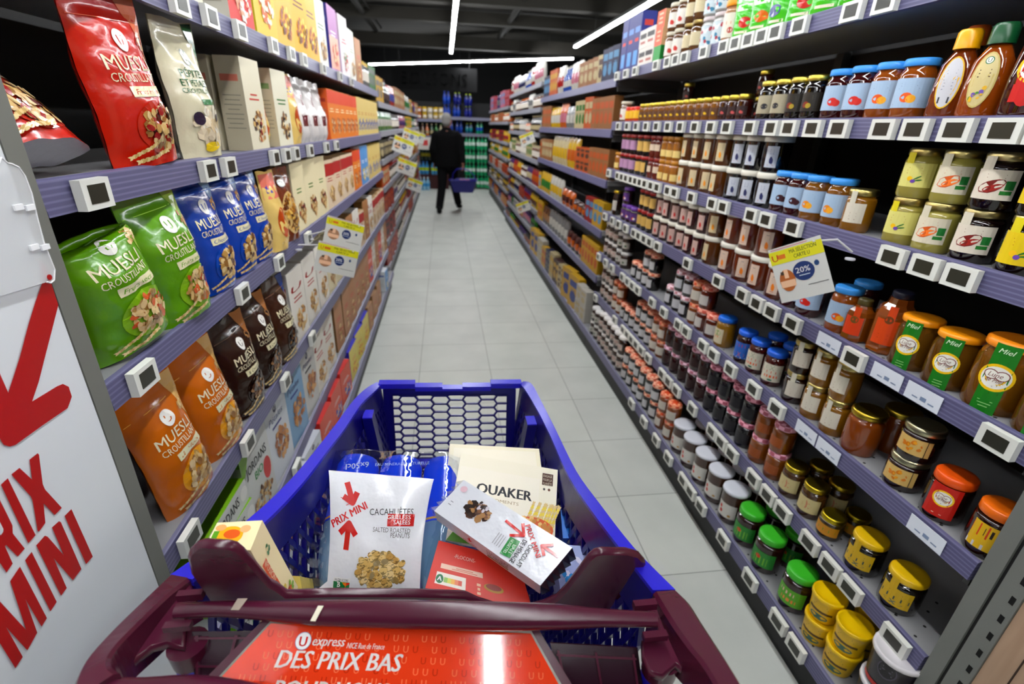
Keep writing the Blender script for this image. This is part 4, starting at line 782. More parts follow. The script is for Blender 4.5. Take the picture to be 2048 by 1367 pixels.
runL('yblue', 'blue-sided yellow cereal carton', z, [2.6, 2.83, 3.06], S, X0=-.515, hs=.65); runL('kraft', 'brown carton', z, [3.3, 3.55, 3.8], S, X0=-.515, hs=.66); runL('bluw', 'blue carton', z, [4.2], S, X0=-.5, hs=.7)

# ---------------------------------------------------------------- farther racks: every pack an object
def simple(kind, c, c2, w, h, d):
    key = (kind, c, c2, w, h)
    if key in TX: return TX[key]
    g = G()
    if kind == 'box':
        g.box(-w / 2, w / 2, 0, d, 0, h, c, 'card'); A = Art(); A.rect(0, h * .25, w * .7, h * .2, c2); A.ell(0, -h * .15, w * .3, h * .18, c2, 10); A.bars(0, h * .05, w * .6, 2, h * .06, c2, h * .02)
        A.onto(g, lambda x, y, o: Vector((x, -o, h / 2 + y)))
    elif kind == 'jar':
        g.lathe([(w * .46, 0), (w * .5, .005), (w * .5, h * .8), (w * .42, h * .86)], c, 'glass', 14, Matrix.Translation((0, w / 2, 0))); g.lathe([(w * .46, h * .86), (w * .46, h)], c2, 'plastic', 14, Matrix.Translation((0, w / 2, 0)))
        A = Art(); A.rect(0, 0, w * .8, h * .4, (220, 214, 204), 5, 1); A.onto(g, lambda x, y, o: Vector(((w / 2 + o + .001) * math.sin(x / w * 2), w / 2 - (w / 2 + o + .001) * math.cos(x / w * 2), h * .42 + y)))
    elif kind == 'bottle':
        g.lathe([(w * .48, 0), (w * .5, .01), (w * .5, h * .55), (w * .2, h * .78), (w * .17, h * .92)], c, 'glass', 14, Matrix.Translation((0, w / 2, 0))); g.lathe([(w * .2, h * .92), (w * .2, h)], c2, 'plastic', 10, Matrix.Translation((0, w / 2, 0)))
        A = Art(); A.rect(0, 0, w * .8, h * .25, c2, 5, 1); A.onto(g, lambda x, y, o: Vector(((w / 2 + o + .001) * math.sin(x / w * 2), w / 2 - (w / 2 + o + .001) * math.cos(x / w * 2), h * .32 + y)))
    else:
        vs = []; N, M = 6, 8
        for sg in (-1, 1):
            for j in range(M + 1):
                v = j / M; T = d / 2 * math.sin(PI * min(1, v * .85 + .15)) ** .7 if v < .9 else .002
                for i in range(N + 1):
                    u = i / N * 2 - 1; vs.append((u * w / 2, d / 2 + sg * T * (1 - abs(u) ** 2.2) ** .7, v * h + .006 * math.sin(i * 2.1) * (v > .95)))
        fs = []; o = (N + 1) * (M + 1)
        cs = []
        for j in range(M):
            for i in range(N):
                q = (j * (N + 1) + i, j * (N + 1) + i + 1, (j + 1) * (N + 1) + i + 1, (j + 1) * (N + 1) + i); fs.append(q); fs.append(tuple(k + o for k in q[::-1])); cc = c2 if 2 <= j <= 4 and 1 <= i <= 4 else c; cs += [cc, c]
        g.add(vs, fs, cs, 'film', True)
    nm = {'box': 'food_carton', 'jar': 'food_jar', 'bottle': 'sauce_bottle', 'bag': 'food_bag'}[kind]
    TX[key] = (nm, g.mesh(nm)); return TX[key]
CN = [('white', (226, 222, 214)), ('cream', (226, 210, 170)), ('yellow', (236, 196, 40)), ('orange', (226, 120, 30)), ('red', (190, 34, 24)), ('dark red', (90, 20, 16)), ('brown', (120, 76, 44)), ('dark brown', (50, 30, 22)), ('tan', (190, 140, 90)),
      ('green', (60, 150, 60)), ('dark green', (16, 80, 40)), ('blue', (40, 90, 180)), ('navy', (20, 30, 100)), ('light blue', (120, 180, 220)), ('purple', (90, 50, 130)), ('pink', (220, 140, 160)), ('grey', (150, 150, 150)), ('black', (24, 22, 24))]
CD = {k: tuple(int(x * .84) for x in c) for k, c in CN}; KN = {'box': 'carton', 'jar': 'jar', 'bottle': 'bottle', 'bag': 'bag'}
def fill(side, X0, z, gap, y0, y1, spec, rackn, si, pitch=1.0):
    """spec: (kind, colour, accent, width, height, how many facings) from the near end"""
    y = y0 + .03; i = 0; cnt = {}
    while y < y1 - .04:
        kind, c, c2, w_, h_, n = spec[i % len(spec)]; i += 1
        h_ = min(h_, gap - .075); w_ *= pitch
        for k in range(n):
            if y + w_ > y1 - .02: y += .04; break
            d_ = .06 if kind in ('box', 'bag') else w_
            nm, me = simple(kind, CD[c], CD[c2], w_, h_, d_)
            lay = 2 if kind in ('jar', 'box') and 2 * h_ < gap - .08 else 1
            for L in range(min(lay, 2)):
                kk = (kind, c); cnt[kk] = cnt.get(kk, -1) + 1; q = cnt[kk]
                o = bpy.data.objects.new(nm, me); COL.objects.link(o)
                o.location = (X0 + side * .014, y + w_ / 2, z + L * h_ + .001); o.rotation_euler = (0, 0, (-PI / 2 + .12 if side > 0 else PI / 2 - .12) + random.uniform(-.05, .05)); o.scale = (1, 1, 1)
                pos = ORD[q] if q < 20 else f'beyond the twentieth, {ORD[q - 20]} of those'
                tag(o, f"{c} {KN[kind]} with {c2} print, {pos}, {NTH[si]} shelf of {rackn}", KN[kind], f'{c} {KN[kind]}s on the {rackn}')
            y += w_ + .006
SB = [[('box', 'navy', 'light blue', .1, .19, 3), ('box', 'cream', 'brown', .1, .17, 1), ('box', 'tan', 'cream', .12, .17, 4), ('bag', 'white', 'pink', .1, .2, 3), ('bottle', 'blue', 'white', .09, .2, 3), ('bag', 'white', 'red', .12, .22, 2), ('box', 'orange', 'yellow', .1, .22, 3)],
      [('box', 'tan', 'orange', .09, .2, 5), ('box', 'orange', 'cream', .09, .22, 2), ('box', 'cream', 'green', .09, .2, 3), ('bag', 'grey', 'white', .12, .17, 3), ('bag', 'orange', 'pink', .12, .2, 2), ('bag', 'yellow', 'white', .13, .18, 3), ('box', 'tan', 'orange', .1, .2, 3)],
      [('box', 'tan', 'orange', .085, .19, 5), ('box', 'orange', 'brown', .12, .09, 3), ('bag', 'yellow', 'orange', .12, .24, 3), ('bag', 'cream', 'yellow', .12, .24, 5), ('box', 'tan', 'cream', .1, .2, 5)],
      [('box', 'yellow', 'light blue', .1, .18, 2), ('box', 'red', 'light blue', .1, .18, 2), ('bag', 'dark red', 'orange', .14, .1, 3), ('bag', 'orange', 'dark red', .14, .14, 3), ('bag', 'white', 'yellow', .13, .2, 4), ('bag', 'yellow', 'green', .12, .2, 4)],
      [('box', 'yellow', 'orange', .08, .2, 5), ('bag', 'dark red', 'orange', .13, .14, 4), ('bag', 'grey', 'white', .13, .2, 6), ('bag', 'brown', 'tan', .12, .18, 3)],
      [('box', 'white', 'cream', .12, .12, 2), ('box', 'yellow', 'blue', .22, .26, 2), ('box', 'cream', 'brown', .1, .11, 2), ('box', 'dark red', 'yellow', .1, .22, 2), ('box', 'cream', 'yellow', .08, .24, 2), ('box', 'navy', 'grey', .1, .11, 2), ('box', 'yellow', 'orange', .1, .2, 2)]]
for i, z in enumerate(RB): fill(1, 1.05, z, (RB[i - 1] - z) if i else .3, 3.29, 5.84, SB[i], 'second right rack', i)
fill(1, .99, .166, .36, 3.29, 5.84, SB[5], 'second right rack', 7)
SC = [[('bag', 'white', 'pink', .13, .22, 4), ('bag', 'red', 'white', .12, .2, 2), ('bottle', 'blue', 'white', .1, .2, 4), ('bag', 'white', 'navy', .13, .18, 5)],
      [('jar', 'brown', 'grey', .09, .14, 6), ('bag', 'white', 'grey', .12, .17, 3), ('jar', 'dark brown', 'orange', .09, .14, 6)],
      [('bottle', 'dark brown', 'cream', .08, .19, 8), ('jar', 'orange', 'grey', .09, .12, 4), ('jar', 'grey', 'white', .09, .15, 6)],
      [('jar', 'brown', 'cream', .09, .15, 5), ('box', 'cream', 'green', .1, .19, 4), ('jar', 'white', 'green', .09, .15, 6)],
      [('bag', 'red', 'orange', .1, .18, 4), ('bag', 'purple', 'cream', .1, .18, 4), ('jar', 'dark red', 'white', .09, .15, 5), ('bag', 'yellow', 'orange', .1, .17, 4)],
      [('bag', 'yellow', 'brown', .11, .16, 4), ('bag', 'purple', 'red', .1, .19, 5), ('box', 'red', 'orange', .1, .14, 4), ('bag', 'white', 'navy', .12, .18, 5)],
      [('bag', 'green', 'dark green', .12, .14, 3), ('bag', 'purple', 'pink', .12, .17, 5), ('box', 'red', 'yellow', .1, .16, 4), ('box', 'white', 'purple', .1, .15, 5)],
      [('box', 'dark brown', 'orange', .14, .1, 3), ('bag', 'purple', 'navy', .14, .1, 4), ('bag', 'dark red', 'yellow', .13, .1, 4), ('bag', 'green', 'yellow', .12, .1, 4)]]
for i, z in enumerate(RC): fill(1, 1.05, z, (RC[i - 1] - z) if i else .3, 5.86, 8.64, SC[i], 'third right rack', i)
fill(1, 1.0, .166, .15, 5.86, 8.64, SC[7], 'third right rack', 7)
SD = [[('box', 'red', 'pink', .14, .12, 3), ('box', 'pink', 'light blue', .16, .26, 3), ('bag', 'purple', 'grey', .16, .24, 4)], [('jar', 'orange', 'cream', .12, .14, 5), ('box', 'tan', 'orange', .12, .17, 5)], [('bag', 'yellow', 'red', .14, .17, 4), ('box', 'red', 'dark red', .13, .18, 4)],
      [('bag', 'yellow', 'green', .14, .17, 5), ('bag', 'white', 'yellow', .12, .15, 4)], [('box', 'orange', 'red', .13, .15, 4), ('box', 'white', 'orange', .12, .16, 4)], [('bag', 'yellow', 'brown', .13, .16, 4), ('jar', 'brown', 'white', .1, .14, 4)], [('box', 'orange', 'yellow', .12, .15, 5), ('bag', 'purple', 'blue', .12, .16, 4)], [('bag', 'pink', 'white', .14, .1, 4), ('bag', 'green', 'yellow', .14, .1, 4)]]
for i, z in enumerate(RD): fill(1, 1.03, z, (RD[i - 1] - z) if i else .4, 8.67, 12.28, SD[i], 'farthest right rack', i, 1.25)
fill(-1, -.55, LA[0], .3, 4.1, 4.8, [('jar', 'grey', 'yellow', .09, .16, 3), ('box', 'green', 'grey', .1, .17, 4), ('jar', 'tan', 'black', .09, .15, 5)], 'near left rack', 0)
SL = [[('box', 'yellow', 'grey', .12, .2, 2), ('bottle', 'black', 'dark red', .1, .24, 5), ('bag', 'red', 'blue', .12, .2, 3), ('box', 'tan', 'cream', .16, .22, 6), ('bag', 'white', 'green', .18, .22, 5)],
      [('bag', 'green', 'white', .13, .2, 6), ('jar', 'dark brown', 'grey', .1, .16, 6), ('bag', 'pink', 'purple', .13, .2, 6), ('box', 'yellow', 'green', .13, .2, 6)],
      [('box', 'black', 'cream', .12, .17, 6), ('bag', 'dark red', 'white', .12, .17, 6), ('box', 'brown', 'red', .13, .17, 5)], [('box', 'orange', 'cream', .11, .19, 3), ('jar', 'dark brown', 'red', .1, .15, 8), ('bag', 'yellow', 'orange', .13, .2, 6)],
      [('box', 'red', 'orange', .16, .2, 3), ('bag', 'white', 'purple', .12, .2, 4), ('jar', 'black', 'white', .1, .14, 8), ('box', 'grey', 'orange', .13, .18, 5)], [('box', 'red', 'dark red', .16, .2, 3), ('jar', 'dark red', 'white', .1, .14, 6), ('bag', 'yellow', 'red', .13, .16, 6)], [('box', 'red', 'orange', .16, .2, 4), ('jar', 'black', 'grey', .1, .15, 6), ('bag', 'red', 'white', .13, .17, 6)]]
for i, z in enumerate(LB): fill(-1, -.55, z, (LB[i - 1] - z) if i else .32, 4.82, 11.98, SL[i], 'far left rack', i, 1.5)

# ---- promotion cards clipped on the rails
def promo(label, c, nrm, rot, w_, h_, pic, clip):
    t = thing('promotion_card', label, 'card', group='yellow-topped promotion cards clipped to the rails')
    N = Vector(nrm).normalized(); U = Vector((0, 0, 1)).cross(N).normalized(); V = N.cross(U); cc, ss = math.cos(rot), math.sin(rot); U, V = U * cc + V * ss, V * cc - U * ss; c = Vector(c)
    P = [c - U * w_ / 2 + V * h_ / 2, c + U * w_ / 2 + V * h_ / 2, c + U * w_ / 2 - V * h_ / 2, c - U * w_ / 2 - V * h_ / 2]
    g = G(); S, W, H, _ = slab(g, P, .0012, (216, 216, 212)); A = Art()
    A.rect(0, H * .32, W, H * .24, (224, 220, 10)); A.text('U', -W * .4, H * .26, H * .12, (214, 40, 20)); A.rect(-W * .27, H * .32, W * .14, H * .08, (226, 140, 20))
    A.text('MA SÉLECTION', W * .14, H * .34, H * .07, (30, 80, 40), w=W * .5); A.text('CARTE U', W * .1, H * .24, H * .07, (30, 80, 40), w=W * .3)
    A.rect(-W * .1, H * .47, W * .7, H * .012, (214, 120, 130)); A.ell(W * .06, -H * .02, H * .17, H * .17, (10, 70, 130), 26); A.text('20%', W * .05, -H * .04, H * .1, (240, 240, 240)); A.line(-W * .04, -H * .09, W * .16, -H * .09, H * .012, (220, 230, 240))
    A.ell(W * .32, H * .06, H * .04, H * .05, (10, 90, 140), 10); A.line(W * .08, -H * .28, W * .45, -H * .28, H * .012, (100, 100, 100)); A.ell(-W * .27, -H * .12, W * .15, H * .2, pic, 20, 1); A.rect(-W * .27, -H * .18, W * .28, H * .12, (236, 200, 170)); A.rect(-W * .27, 0, W * .08, H * .16, (236, 200, 170))
    A.rect(-W * .34, H * .02, W * .06, H * .06, (90, 70, 40))
    A.onto(g, S, lift=.0006); obj('card_face', g, t)
    g = G(); g.tube([Vector(clip), Vector(clip) + (P[1] - Vector(clip)) * .5 + Vector((0, 0, .01)), P[1] - U * .02 - V * .01], .003, (210, 210, 214), 'plastic', 6); g.lathe([(.012, 0), (.012, .004)], (210, 210, 216), 'plastic', 14, Matrix.Translation(Vector(clip) + Vector((0, 0, -.02)))); obj('clip', g, t)
promo('promotion card MA SÉLECTION CARTE U 20% hanging over the honey jars', (.935, 1.165, 1.175), (-.75, -.62, .12), .5, .128, .150, (190, 120, 50), (1.03, 1.12, 1.235))
for i, (c, nr, rt) in enumerate((((-.40, 1.84, 1.03), (.5, -.85, .15), -.35), ((-.40, 2.02, 1.09), (.5, -.85, .15), -.35))):
    promo(f'promotion card sticking out from the third left shelf, {("in front", "just behind the other")[i]}', c, nr, rt, .15, .105, (190, 150, 120), (-.535, c[1] + .02, 1.08))
for i, (y, z, s) in enumerate(((5.3, 1.29, -1), (5.6, 1.07, -1), (6.6, 1.35, -1), (6.9, .75, -1), (8.6, 1.3, -1))):
    promo(f'far promotion card on the left rack, {ORD[i]} to the camera', (-.40, y, z), (.3, -.95, .1), -.35, .2, .15, (90, 60, 40), (-.535, y + .02, z + .07))
for i, (y, z) in enumerate(((5.9, 1.38), (6.0, .62))): promo(f'far promotion card on the third right rack, {("upper", "lower")[i]} one', (.93, y, z), (-.3, -.95, .1), .4, .16, .12, (90, 60, 40), (1.03, y + .02, z + .05))

# ---------------------------------------------------------------- drinks bay at the far end
Y0 = 13.1
t = thing('drinks_rack', 'dark metal drinks rack closing the far end of the aisle', 'rack', (0, Y0, 0))
g = G(); g.box(-2.2, 2.6, .62, .66, 0, 2.0, (14, 14, 16), 'steel'); obj('back_panel', g, t)
for i, (xa, xb, z) in enumerate(((-2.2, .0, 1.60), (.05, 2.6, 1.66), (-2.2, .0, 1.22), (.05, 2.6, 1.30))):
    g = G(); g.box(xa, xb, 0, .6, z - .05, z, (60, 60, 70), 'steel'); g.box(xa, xb, -.012, 0, z - .06, z + .01, (120, 120, 140), 'steel'); obj('drinks_shelf', g, t)
def pack(c, lab, capc, nx=3, h=.3, r=.045, ny=2, labc=None, kind='glass'):
    key = ('pack', c, lab, capc, nx, h)
    if key not in TX:
        g = G()
        for i in range(nx):
            for j in range(ny):
                M = Matrix.Translation(((i - (nx - 1) / 2) * r * 2, j * r * 2 + r, 0)); g.lathe([(r * .93, 0), (r, .012), (r, h * .62), (r * .35, h * .86), (r * .3, h * .93)], c, kind, 12, M)
        m1 = g.mesh('bottles'); g = G()
        for i in range(nx):
            for j in range(ny): g.lathe([(r * .36, h * .92), (r * .36, h)], capc, 'plastic', 10, Matrix.Translation(((i - (nx - 1) / 2) * r * 2, j * r * 2 + r, 0)))
        m2 = g.mesh('bottle_cap_row'); g = G()
        for i in range(nx): g.lathe([(r * 1.02, h * .3), (r * 1.02, h * .55)], lab, 'film', 12, Matrix.Translation(((i - (nx - 1) / 2) * r * 2, r, 0)))
        m3 = g.mesh('wrap_band'); TX[key] = Proto('bottle_pack', 'bottle pack', [('bottles', m1), ('caps', m2), ('printed_band', m3)])
    return TX[key]
GP = pack((10, 160, 104), (220, 236, 228), (60, 200, 130)); LVL = ['bottom', 'second', 'third', 'top']
for i in range(2):
    for k in range(4):
        if (i, k) == (9, 9): continue
        put(GP, f'green mineral water bottle pack, {LVL[k]} of the {("left", "right")[i]} stack at the aisle end', (.64 + .3 * i, Y0 + .0, .03 + .305 * k), 0, 'green bottle packs at the aisle end')
put(GP, 'green mineral water bottle pack on the floor at right of the stacks', (1.18, Y0 - .12, .03), 0, 'green bottle packs at the aisle end')
NP = pack((16, 30, 110), (30, 50, 150), (190, 220, 20), 2, .26); NB = pack((20, 60, 150), (40, 90, 190), (30, 70, 170), 2, .28)
for i, (x, z, p) in enumerate(((.08, 1.661, NB), (.08, 1.942, NB), (.32, 1.661, NB), (.60, 1.661, NP), (.60, 1.922, NP), (.34, 1.942, NP))):
    put(p, f'blue bottle pack on the top drinks shelf, {("left lower", "left upper", "middle lower", "right lower", "right upper", "middle upper")[i]} one', (x, Y0 + .1, z), 0, 'blue bottle packs on the top drinks shelf')
for i, x in enumerate((.15, .38)): put(NB, f'blue bottle pack under the top drinks shelf, {("left", "right")[i]} one', (x, Y0 + .1, 1.301), 0, 'blue bottle packs on the lower drinks shelf')
put(pack((20, 150, 110), (30, 100, 200), (200, 210, 200), 2, .27), 'green and blue bottle pack at right under the top shelf', (.88, Y0 + .1, 1.301), 0)
put(pack((16, 90, 120), (20, 150, 160), (190, 220, 20), 2, .24), 'teal bottle pack with lime caps under the top shelf', (.62, Y0 + .1, 1.301), 0)
WP = pack((150, 200, 226), (90, 170, 220), (230, 240, 246)); WY = pack((70, 150, 200), (190, 210, 40), (40, 110, 190))
put(WP, 'clear water bottle pack on the floor left of the man', (-.50, Y0 - .45, .002), 0); put(WY, 'blue water bottle pack with yellow-green print, left', (-.52, Y0 - .1, .34), 0); put(WY, 'blue water bottle pack with yellow-green print behind the man', (-.2, Y0 - .1, .34), 0)
g = G(); g.box(-.75, .1, Y0 - .14, Y0 + .35, .0, .335, (90, 20, 30), 'card'); tag(obj('pallet_crate', g), 'dark red crate under the blue water packs', 'crate')
put(pack((30, 50, 40), (150, 140, 40), (60, 60, 60)), 'dark bottle pack above the blue water packs', (-.45, Y0 + .1, .66), 0)
for i in range(5):
    nm, me = simple('jar', CD[('red', 'yellow', 'white', 'yellow', 'cream')[i]], CD['yellow'], .12, .13, .12)
    for L in range(2):
        o = bpy.data.objects.new('canister', me); COL.objects.link(o); o.location = (-.58 + .13 * i, Y0 + .03, 1.601 + .132 * L); tag(o, f"{('red', 'yellow', 'white', 'gold', 'cream')[i]} canister, {('lower', 'upper')[L]} row, {('leftmost', 'second', 'middle', 'fourth', 'rightmost')[i]}, top shelf at aisle end", 'canister', 'canisters on the end shelf')
for i, c in enumerate(('black', 'brown', 'orange', 'dark green', 'green', 'cream')):
    nm, me = simple('bottle', CD[c], CD['cream' if c != 'cream' else 'green'], .09, .28, .09)
    o = bpy.data.objects.new('drink_bottle', me); COL.objects.link(o); o.location = (-.62 + .11 * i, Y0 + .03, 1.221); tag(o, f"{c} drink bottle on the lower left shelf at the aisle end", 'bottle', 'drink bottles on the end shelf')
g = G(); g.box(-.62, -.2, 12.7, 12.71, .93, 1.2, (230, 226, 220), 'card'); g.box(-.5, -.38, 12.696, 12.7, 1.02, 1.14, (226, 90, 90), 'card'); g.tube([(-.41, 12.70, 1.195), (-.41, 13.1, 1.20)], .005, (90, 90, 90), 'steel', 6); tag(obj('hanging_card', g), 'white hanging card with red square beside the man', 'card')

# ---------------------------------------------------------------- the man walking away
def union(name, g, parent, kind='skin', vox=.012, smooth=4):
    """one continuous skin grown over overlapping solids"""
    me0 = g.mesh(name); o = bpy.data.objects.new(name, me0); COL.objects.link(o)
    m = o.modifiers.new('r', 'REMESH'); m.mode = 'VOXEL'; m.voxel_size = vox; m.use_smooth_shade = True
    m2 = o.modifiers.new('s', 'SMOOTH'); m2.iterations = smooth
    dg = bpy.context.evaluated_depsgraph_get(); me = bpy.data.meshes.new_from_object(o.evaluated_get(dg)); bpy.data.objects.remove(o)
    col = lin(g.c[0]); me.materials.clear(); me.materials.append(mat(kind))
    for a in list(me.color_attributes): me.color_attributes.remove(a)
    at = me.color_attributes.new('Col', 'FLOAT_COLOR', 'CORNER'); at.data.foreach_set('color', list(col) * len(me.loops))
    q = bpy.data.objects.new(name, me); COL.objects.link(q); q.parent = parent; return q
def ball(g, c, rx, ry, rz, col, rot=0):
    pr = [(max(.002, math.sin(PI * k / 10)), -math.cos(PI * k / 10)) for k in range(11)]
    g.lathe(pr, col, 'skin', 16, Matrix.Translation(c) @ Matrix.Rotation(rot, 4, 'Z') @ Matrix.Diagonal((rx, ry, rz, 1)))
man = thing('person', 'grey-haired man in black coat walking away with blue basket', 'person', (.05, 9.35, 0), 0)
SK = (150, 96, 76); BK = (9, 9, 11); TR = (14, 14, 17)
g = G()
ball(g, (.01, .01, 1.555), .073, .093, .112, SK, -.5); g.tube([(0, 0, 1.38), (.005, .005, 1.47)], [.06, .052], SK, 'skin', 12)
ball(g, (.05, .085, 1.535), .013, .02, .018, SK, -.5); ball(g, (.078, -.008, 1.55), .012, .02, .03, SK, -.4); ball(g, (-.055, -.035, 1.55), .012, .02, .03, SK, -.4); ball(g, (.03, .08, 1.49), .04, .03, .03, SK, -.5)
g.tube([(0, 0, 1.4), (0, 0, 1.1), (0, 0, .85)], [.1, .13, .12], SK, 'skin', 12)
for s, kn, an, toe in ((-1, (-.10, -.06, .48), (-.16, -.16, .09), (-.15, -.05, .04)), (1, (.12, .16, .5), (.20, .34, .12), (.24, .48, .06))):
    g.tube([(s * .08, 0, .88), kn, an], [.085, .055, .038], SK, 'skin', 12); g.tube([an, toe], [.035, .03], SK, 'skin', 10)
HA = {}
for s, el, ha in ((-1, (-.255, -.02, 1.1), (-.235, .06, .86)), (1, (.25, -.05, 1.11), (.275, -.14, .86))):
    g.tube([(s * .17, 0, 1.36), (s * .21, 0, 1.3), el, ha], [.05, .048, .036, .026], SK, 'skin', 12); HA[s] = Vector(ha)
    h = Vector(ha); ball(g, h + Vector((0, .005, -.045)), .02, .036, .042, SK)
    for k in range(4):
        b = h + Vector((0, -.022 + .017 * k, -.075)); L = (.028, .034, .036, .03)[k]; g.tube([b, b + Vector((-s * .008, 0, -L * .6)), b + Vector((-s * .03, 0, -L * .95))], [.009, .0085, .007], SK, 'skin', 8)
    b = h + Vector((0, .035, -.035)); g.tube([b, b + Vector((-s * .012, .02, -.025)), b + Vector((-s * .02, .018, -.045))], [.010, .009, .008], SK, 'skin', 8)
union('body', g, man, 'skin', .007, 2)
g = G(); ball(g, (.0, -.012, 1.585), .083, .098, .1, (118, 116, 114), -.5); ball(g, (-.008, -.04, 1.53), .074, .07, .075, (118, 116, 114), -.5); union('hair', g, man, 'cloth', .012, 2)
g = G()
def ring(g, rows, col, kind='cloth', seg=24):
    vs = []; 
    for cx, cy, z, a, b in rows:
        for i in range(seg): q = 2 * PI * i / seg; vs.append((cx + a * math.cos(q), cy + b * math.sin(q), z))
    n = len(rows); g.add(vs, [(j * seg + i, j * seg + (i + 1) % seg, (j + 1) * seg + (i + 1) % seg, (j + 1) * seg + i) for j in range(n - 1) for i in range(seg)], col, kind, True)
    g.add(vs[:seg][::-1], [tuple(range(seg))], col, kind); g.add(vs[-seg:], [tuple(range(seg))], col, kind)
ring(g, [(0, 0, .80, .235, .16), (0, 0, .9, .225, .155), (0, 0, 1.05, .205, .145), (0, 0, 1.2, .21, .145), (0, 0, 1.32, .205, .13), (0, 0, 1.39, .15, .1), (0, 0, 1.42, .085, .075), (0, 0, 1.45, .075, .07)], BK)
for s, el, ha in ((-1, (-.255, -.02, 1.1), (-.237, .055, .88)), (1, (.25, -.05, 1.11), (.273, -.132, .88))): g.tube([(s * .14, 0, 1.35), (s * .2, 0, 1.31), el, ha], [.075, .075, .062, .05], BK, 'cloth', 14)
union('coat', g, man, 'cloth', .013, 4)
g = G(); ring(g, [(0, 0, .76, .17, .12), (0, 0, .95, .17, .12)], TR)
for s, kn, an in ((-1, (-.10, -.06, .48), (-.16, -.16, .09)), (1, (.12, .16, .5), (.20, .34, .12))): g.tube([(s * .085, 0, .86), kn, an], [.105, .078, .066], TR, 'cloth', 14)
union('trousers', g, man, 'cloth', .013, 3)
for an, toe, rr in (((-.16, -.18, .055), (-.15, -.02, .03), 0), ((.20, .33, .085), (.25, .50, .045), 0)):
    g = G(); g.tube([an, Vector(an).lerp(Vector(toe), .5), toe], [.05, .046, .036], (12, 12, 13), 'cloth', 12); g.tube([Vector(an) + Vector((0, 0, .02)), Vector(an) + Vector((0, 0, .09))], .048, (12, 12, 13), 'cloth', 12)
    union('shoe', g, man, 'matte', .012, 2)
# his basket
bk = thing('shopping_basket', 'dark blue plastic hand basket carried by the man', 'basket', (.335, 9.215, .395), -.12)
BL = (14, 14, 120); g = G()
def shell(g, lx, ly, ux, uy, h, t_, col, kind='plastic'):
    o = [(-lx, -ly, 0), (lx, -ly, 0), (lx, ly, 0), (-lx, ly, 0), (-ux, -uy, h), (ux, -uy, h), (ux, uy, h), (-ux, uy, h)]
    i = [(a * (1 - t_), b * (1 - t_), c if k > 3 else .006) for k, (a, b, c) in enumerate(o)]
    g.add(o + i, [(0, 3, 2, 1), (0, 1, 5, 4), (1, 2, 6, 5), (2, 3, 7, 6), (3, 0, 4, 7), (8, 9, 10, 11), (9, 8, 12, 13), (10, 9, 13, 14), (11, 10, 14, 15), (8, 11, 15, 12), (4, 5, 13, 12), (5, 6, 14, 13), (6, 7, 15, 14), (7, 4, 12, 15)], col, kind)
shell(g, .17, .11, .235, .15, .21, .03, BL); obj('basket_tub', g, bk)
g = G(); g.tube([(-.24, -.155, .21), (.24, -.155, .21), (.24, .155, .21), (-.24, .155, .21), (-.24, -.155, .21)], .01, (30, 30, 160), 'plastic', 6); obj('rim', g, bk)
g = G(); g.tube([(-.2, 0, .21), (-.19, 0, .3), (-.12, -.01, .385), (.0, -.02, .395), (.1, 0, .36), (.19, 0, .28), (.2, 0, .21)], .009, (30, 30, 160), 'plastic', 8); obj('handle', g, bk)
g = G(); g.box(-.08, .1, -.10, .05, .01, .2, (190, 60, 60)); tag(obj('carton', g, loc=(.335, 9.21, .403)), 'small red carton inside the man\'s blue basket', 'box')

# ---------------------------------------------------------------- the shopping trolley
cart = thing('shopping_trolley', 'blue plastic shopping trolley with dark purple handle in foreground', 'shopping trolley', (0, 0, 0))
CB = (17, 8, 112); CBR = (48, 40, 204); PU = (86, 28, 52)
ro = [(.196,1.139,.88),(.212,1.1,.893),(.217,.981,.906),(.221,.849,.919),(.226,.7,.931),(.239,.598,.944),(.256,.495,.957),(.279,.411,.97)]
ri = [(.185,1.123,.88),(.190,1.073,.893),(.2,.951,.906),(.205,.828,.919),(.209,.685,.931),(.221,.585,.944),(.236,.495,.957),(.25,.413,.97)]
lo = [(-.186,1.161,.88),(-.205,1.104,.893),(-.222,1.022,.906),(-.235,.914,.919),(-.248,.818,.931),(-.267,.706,.944),(-.299,.599,.957),(-.353,.496,.97)]
li = [(-.174,1.144,.88),(-.184,1.083,.893),(-.201,1.006,.906),(-.215,.89,.919),(-.229,.799,.931),(-.247,.689,.944),(-.275,.586,.957),(-.323,.486,.97)]
def strip(g, a, b, col, kind='plastic', th=.012, n=6):
    """band between two polylines, with a thickness below"""
    n = len(a); V = [Vector(p) for p in a] + [Vector(p) for p in b]; D = [v - Vector((0, 0, th)) for v in V]; m = 2 * n
    fs = []
    for i in range(n - 1):
        fs += [(i, i + 1, n + i + 1, n + i), (m + i, m + n + i, m + n + i + 1, m + i + 1), (i, m + i, m + i + 1, i + 1), (n + i, n + i + 1, m + n + i + 1, m + n + i)]
    fs += [(0, n, m + n, m), (n - 1, m + n - 1, m + 2 * n - 1, 2 * n - 1)]
    g.add(V + D, fs, col, kind)
def smooth_line(L, k=4):
    V = [Vector(p) for p in L]; out = []
    for i in range(len(V) - 1):
        p0, p1, p2, p3 = V[max(i - 1, 0)], V[i], V[i + 1], V[min(i + 2, len(V) - 1)]
        for j in range(k):
            t_ = j / k; out.append(.5 * ((2 * p1) + (p2 - p0) * t_ + (2 * p0 - 5 * p1 + 4 * p2 - p3) * t_ ** 2 + (3 * p1 - p0 - 3 * p2 + p3) * t_ ** 3))
    return out + [V[-1]]
RO, RI, LO, LI = [smooth_line(x) for x in (ro, ri, lo, li)]
g = G(); strip(g, RO, RI, CBR); strip(g, LI, LO, CBR)
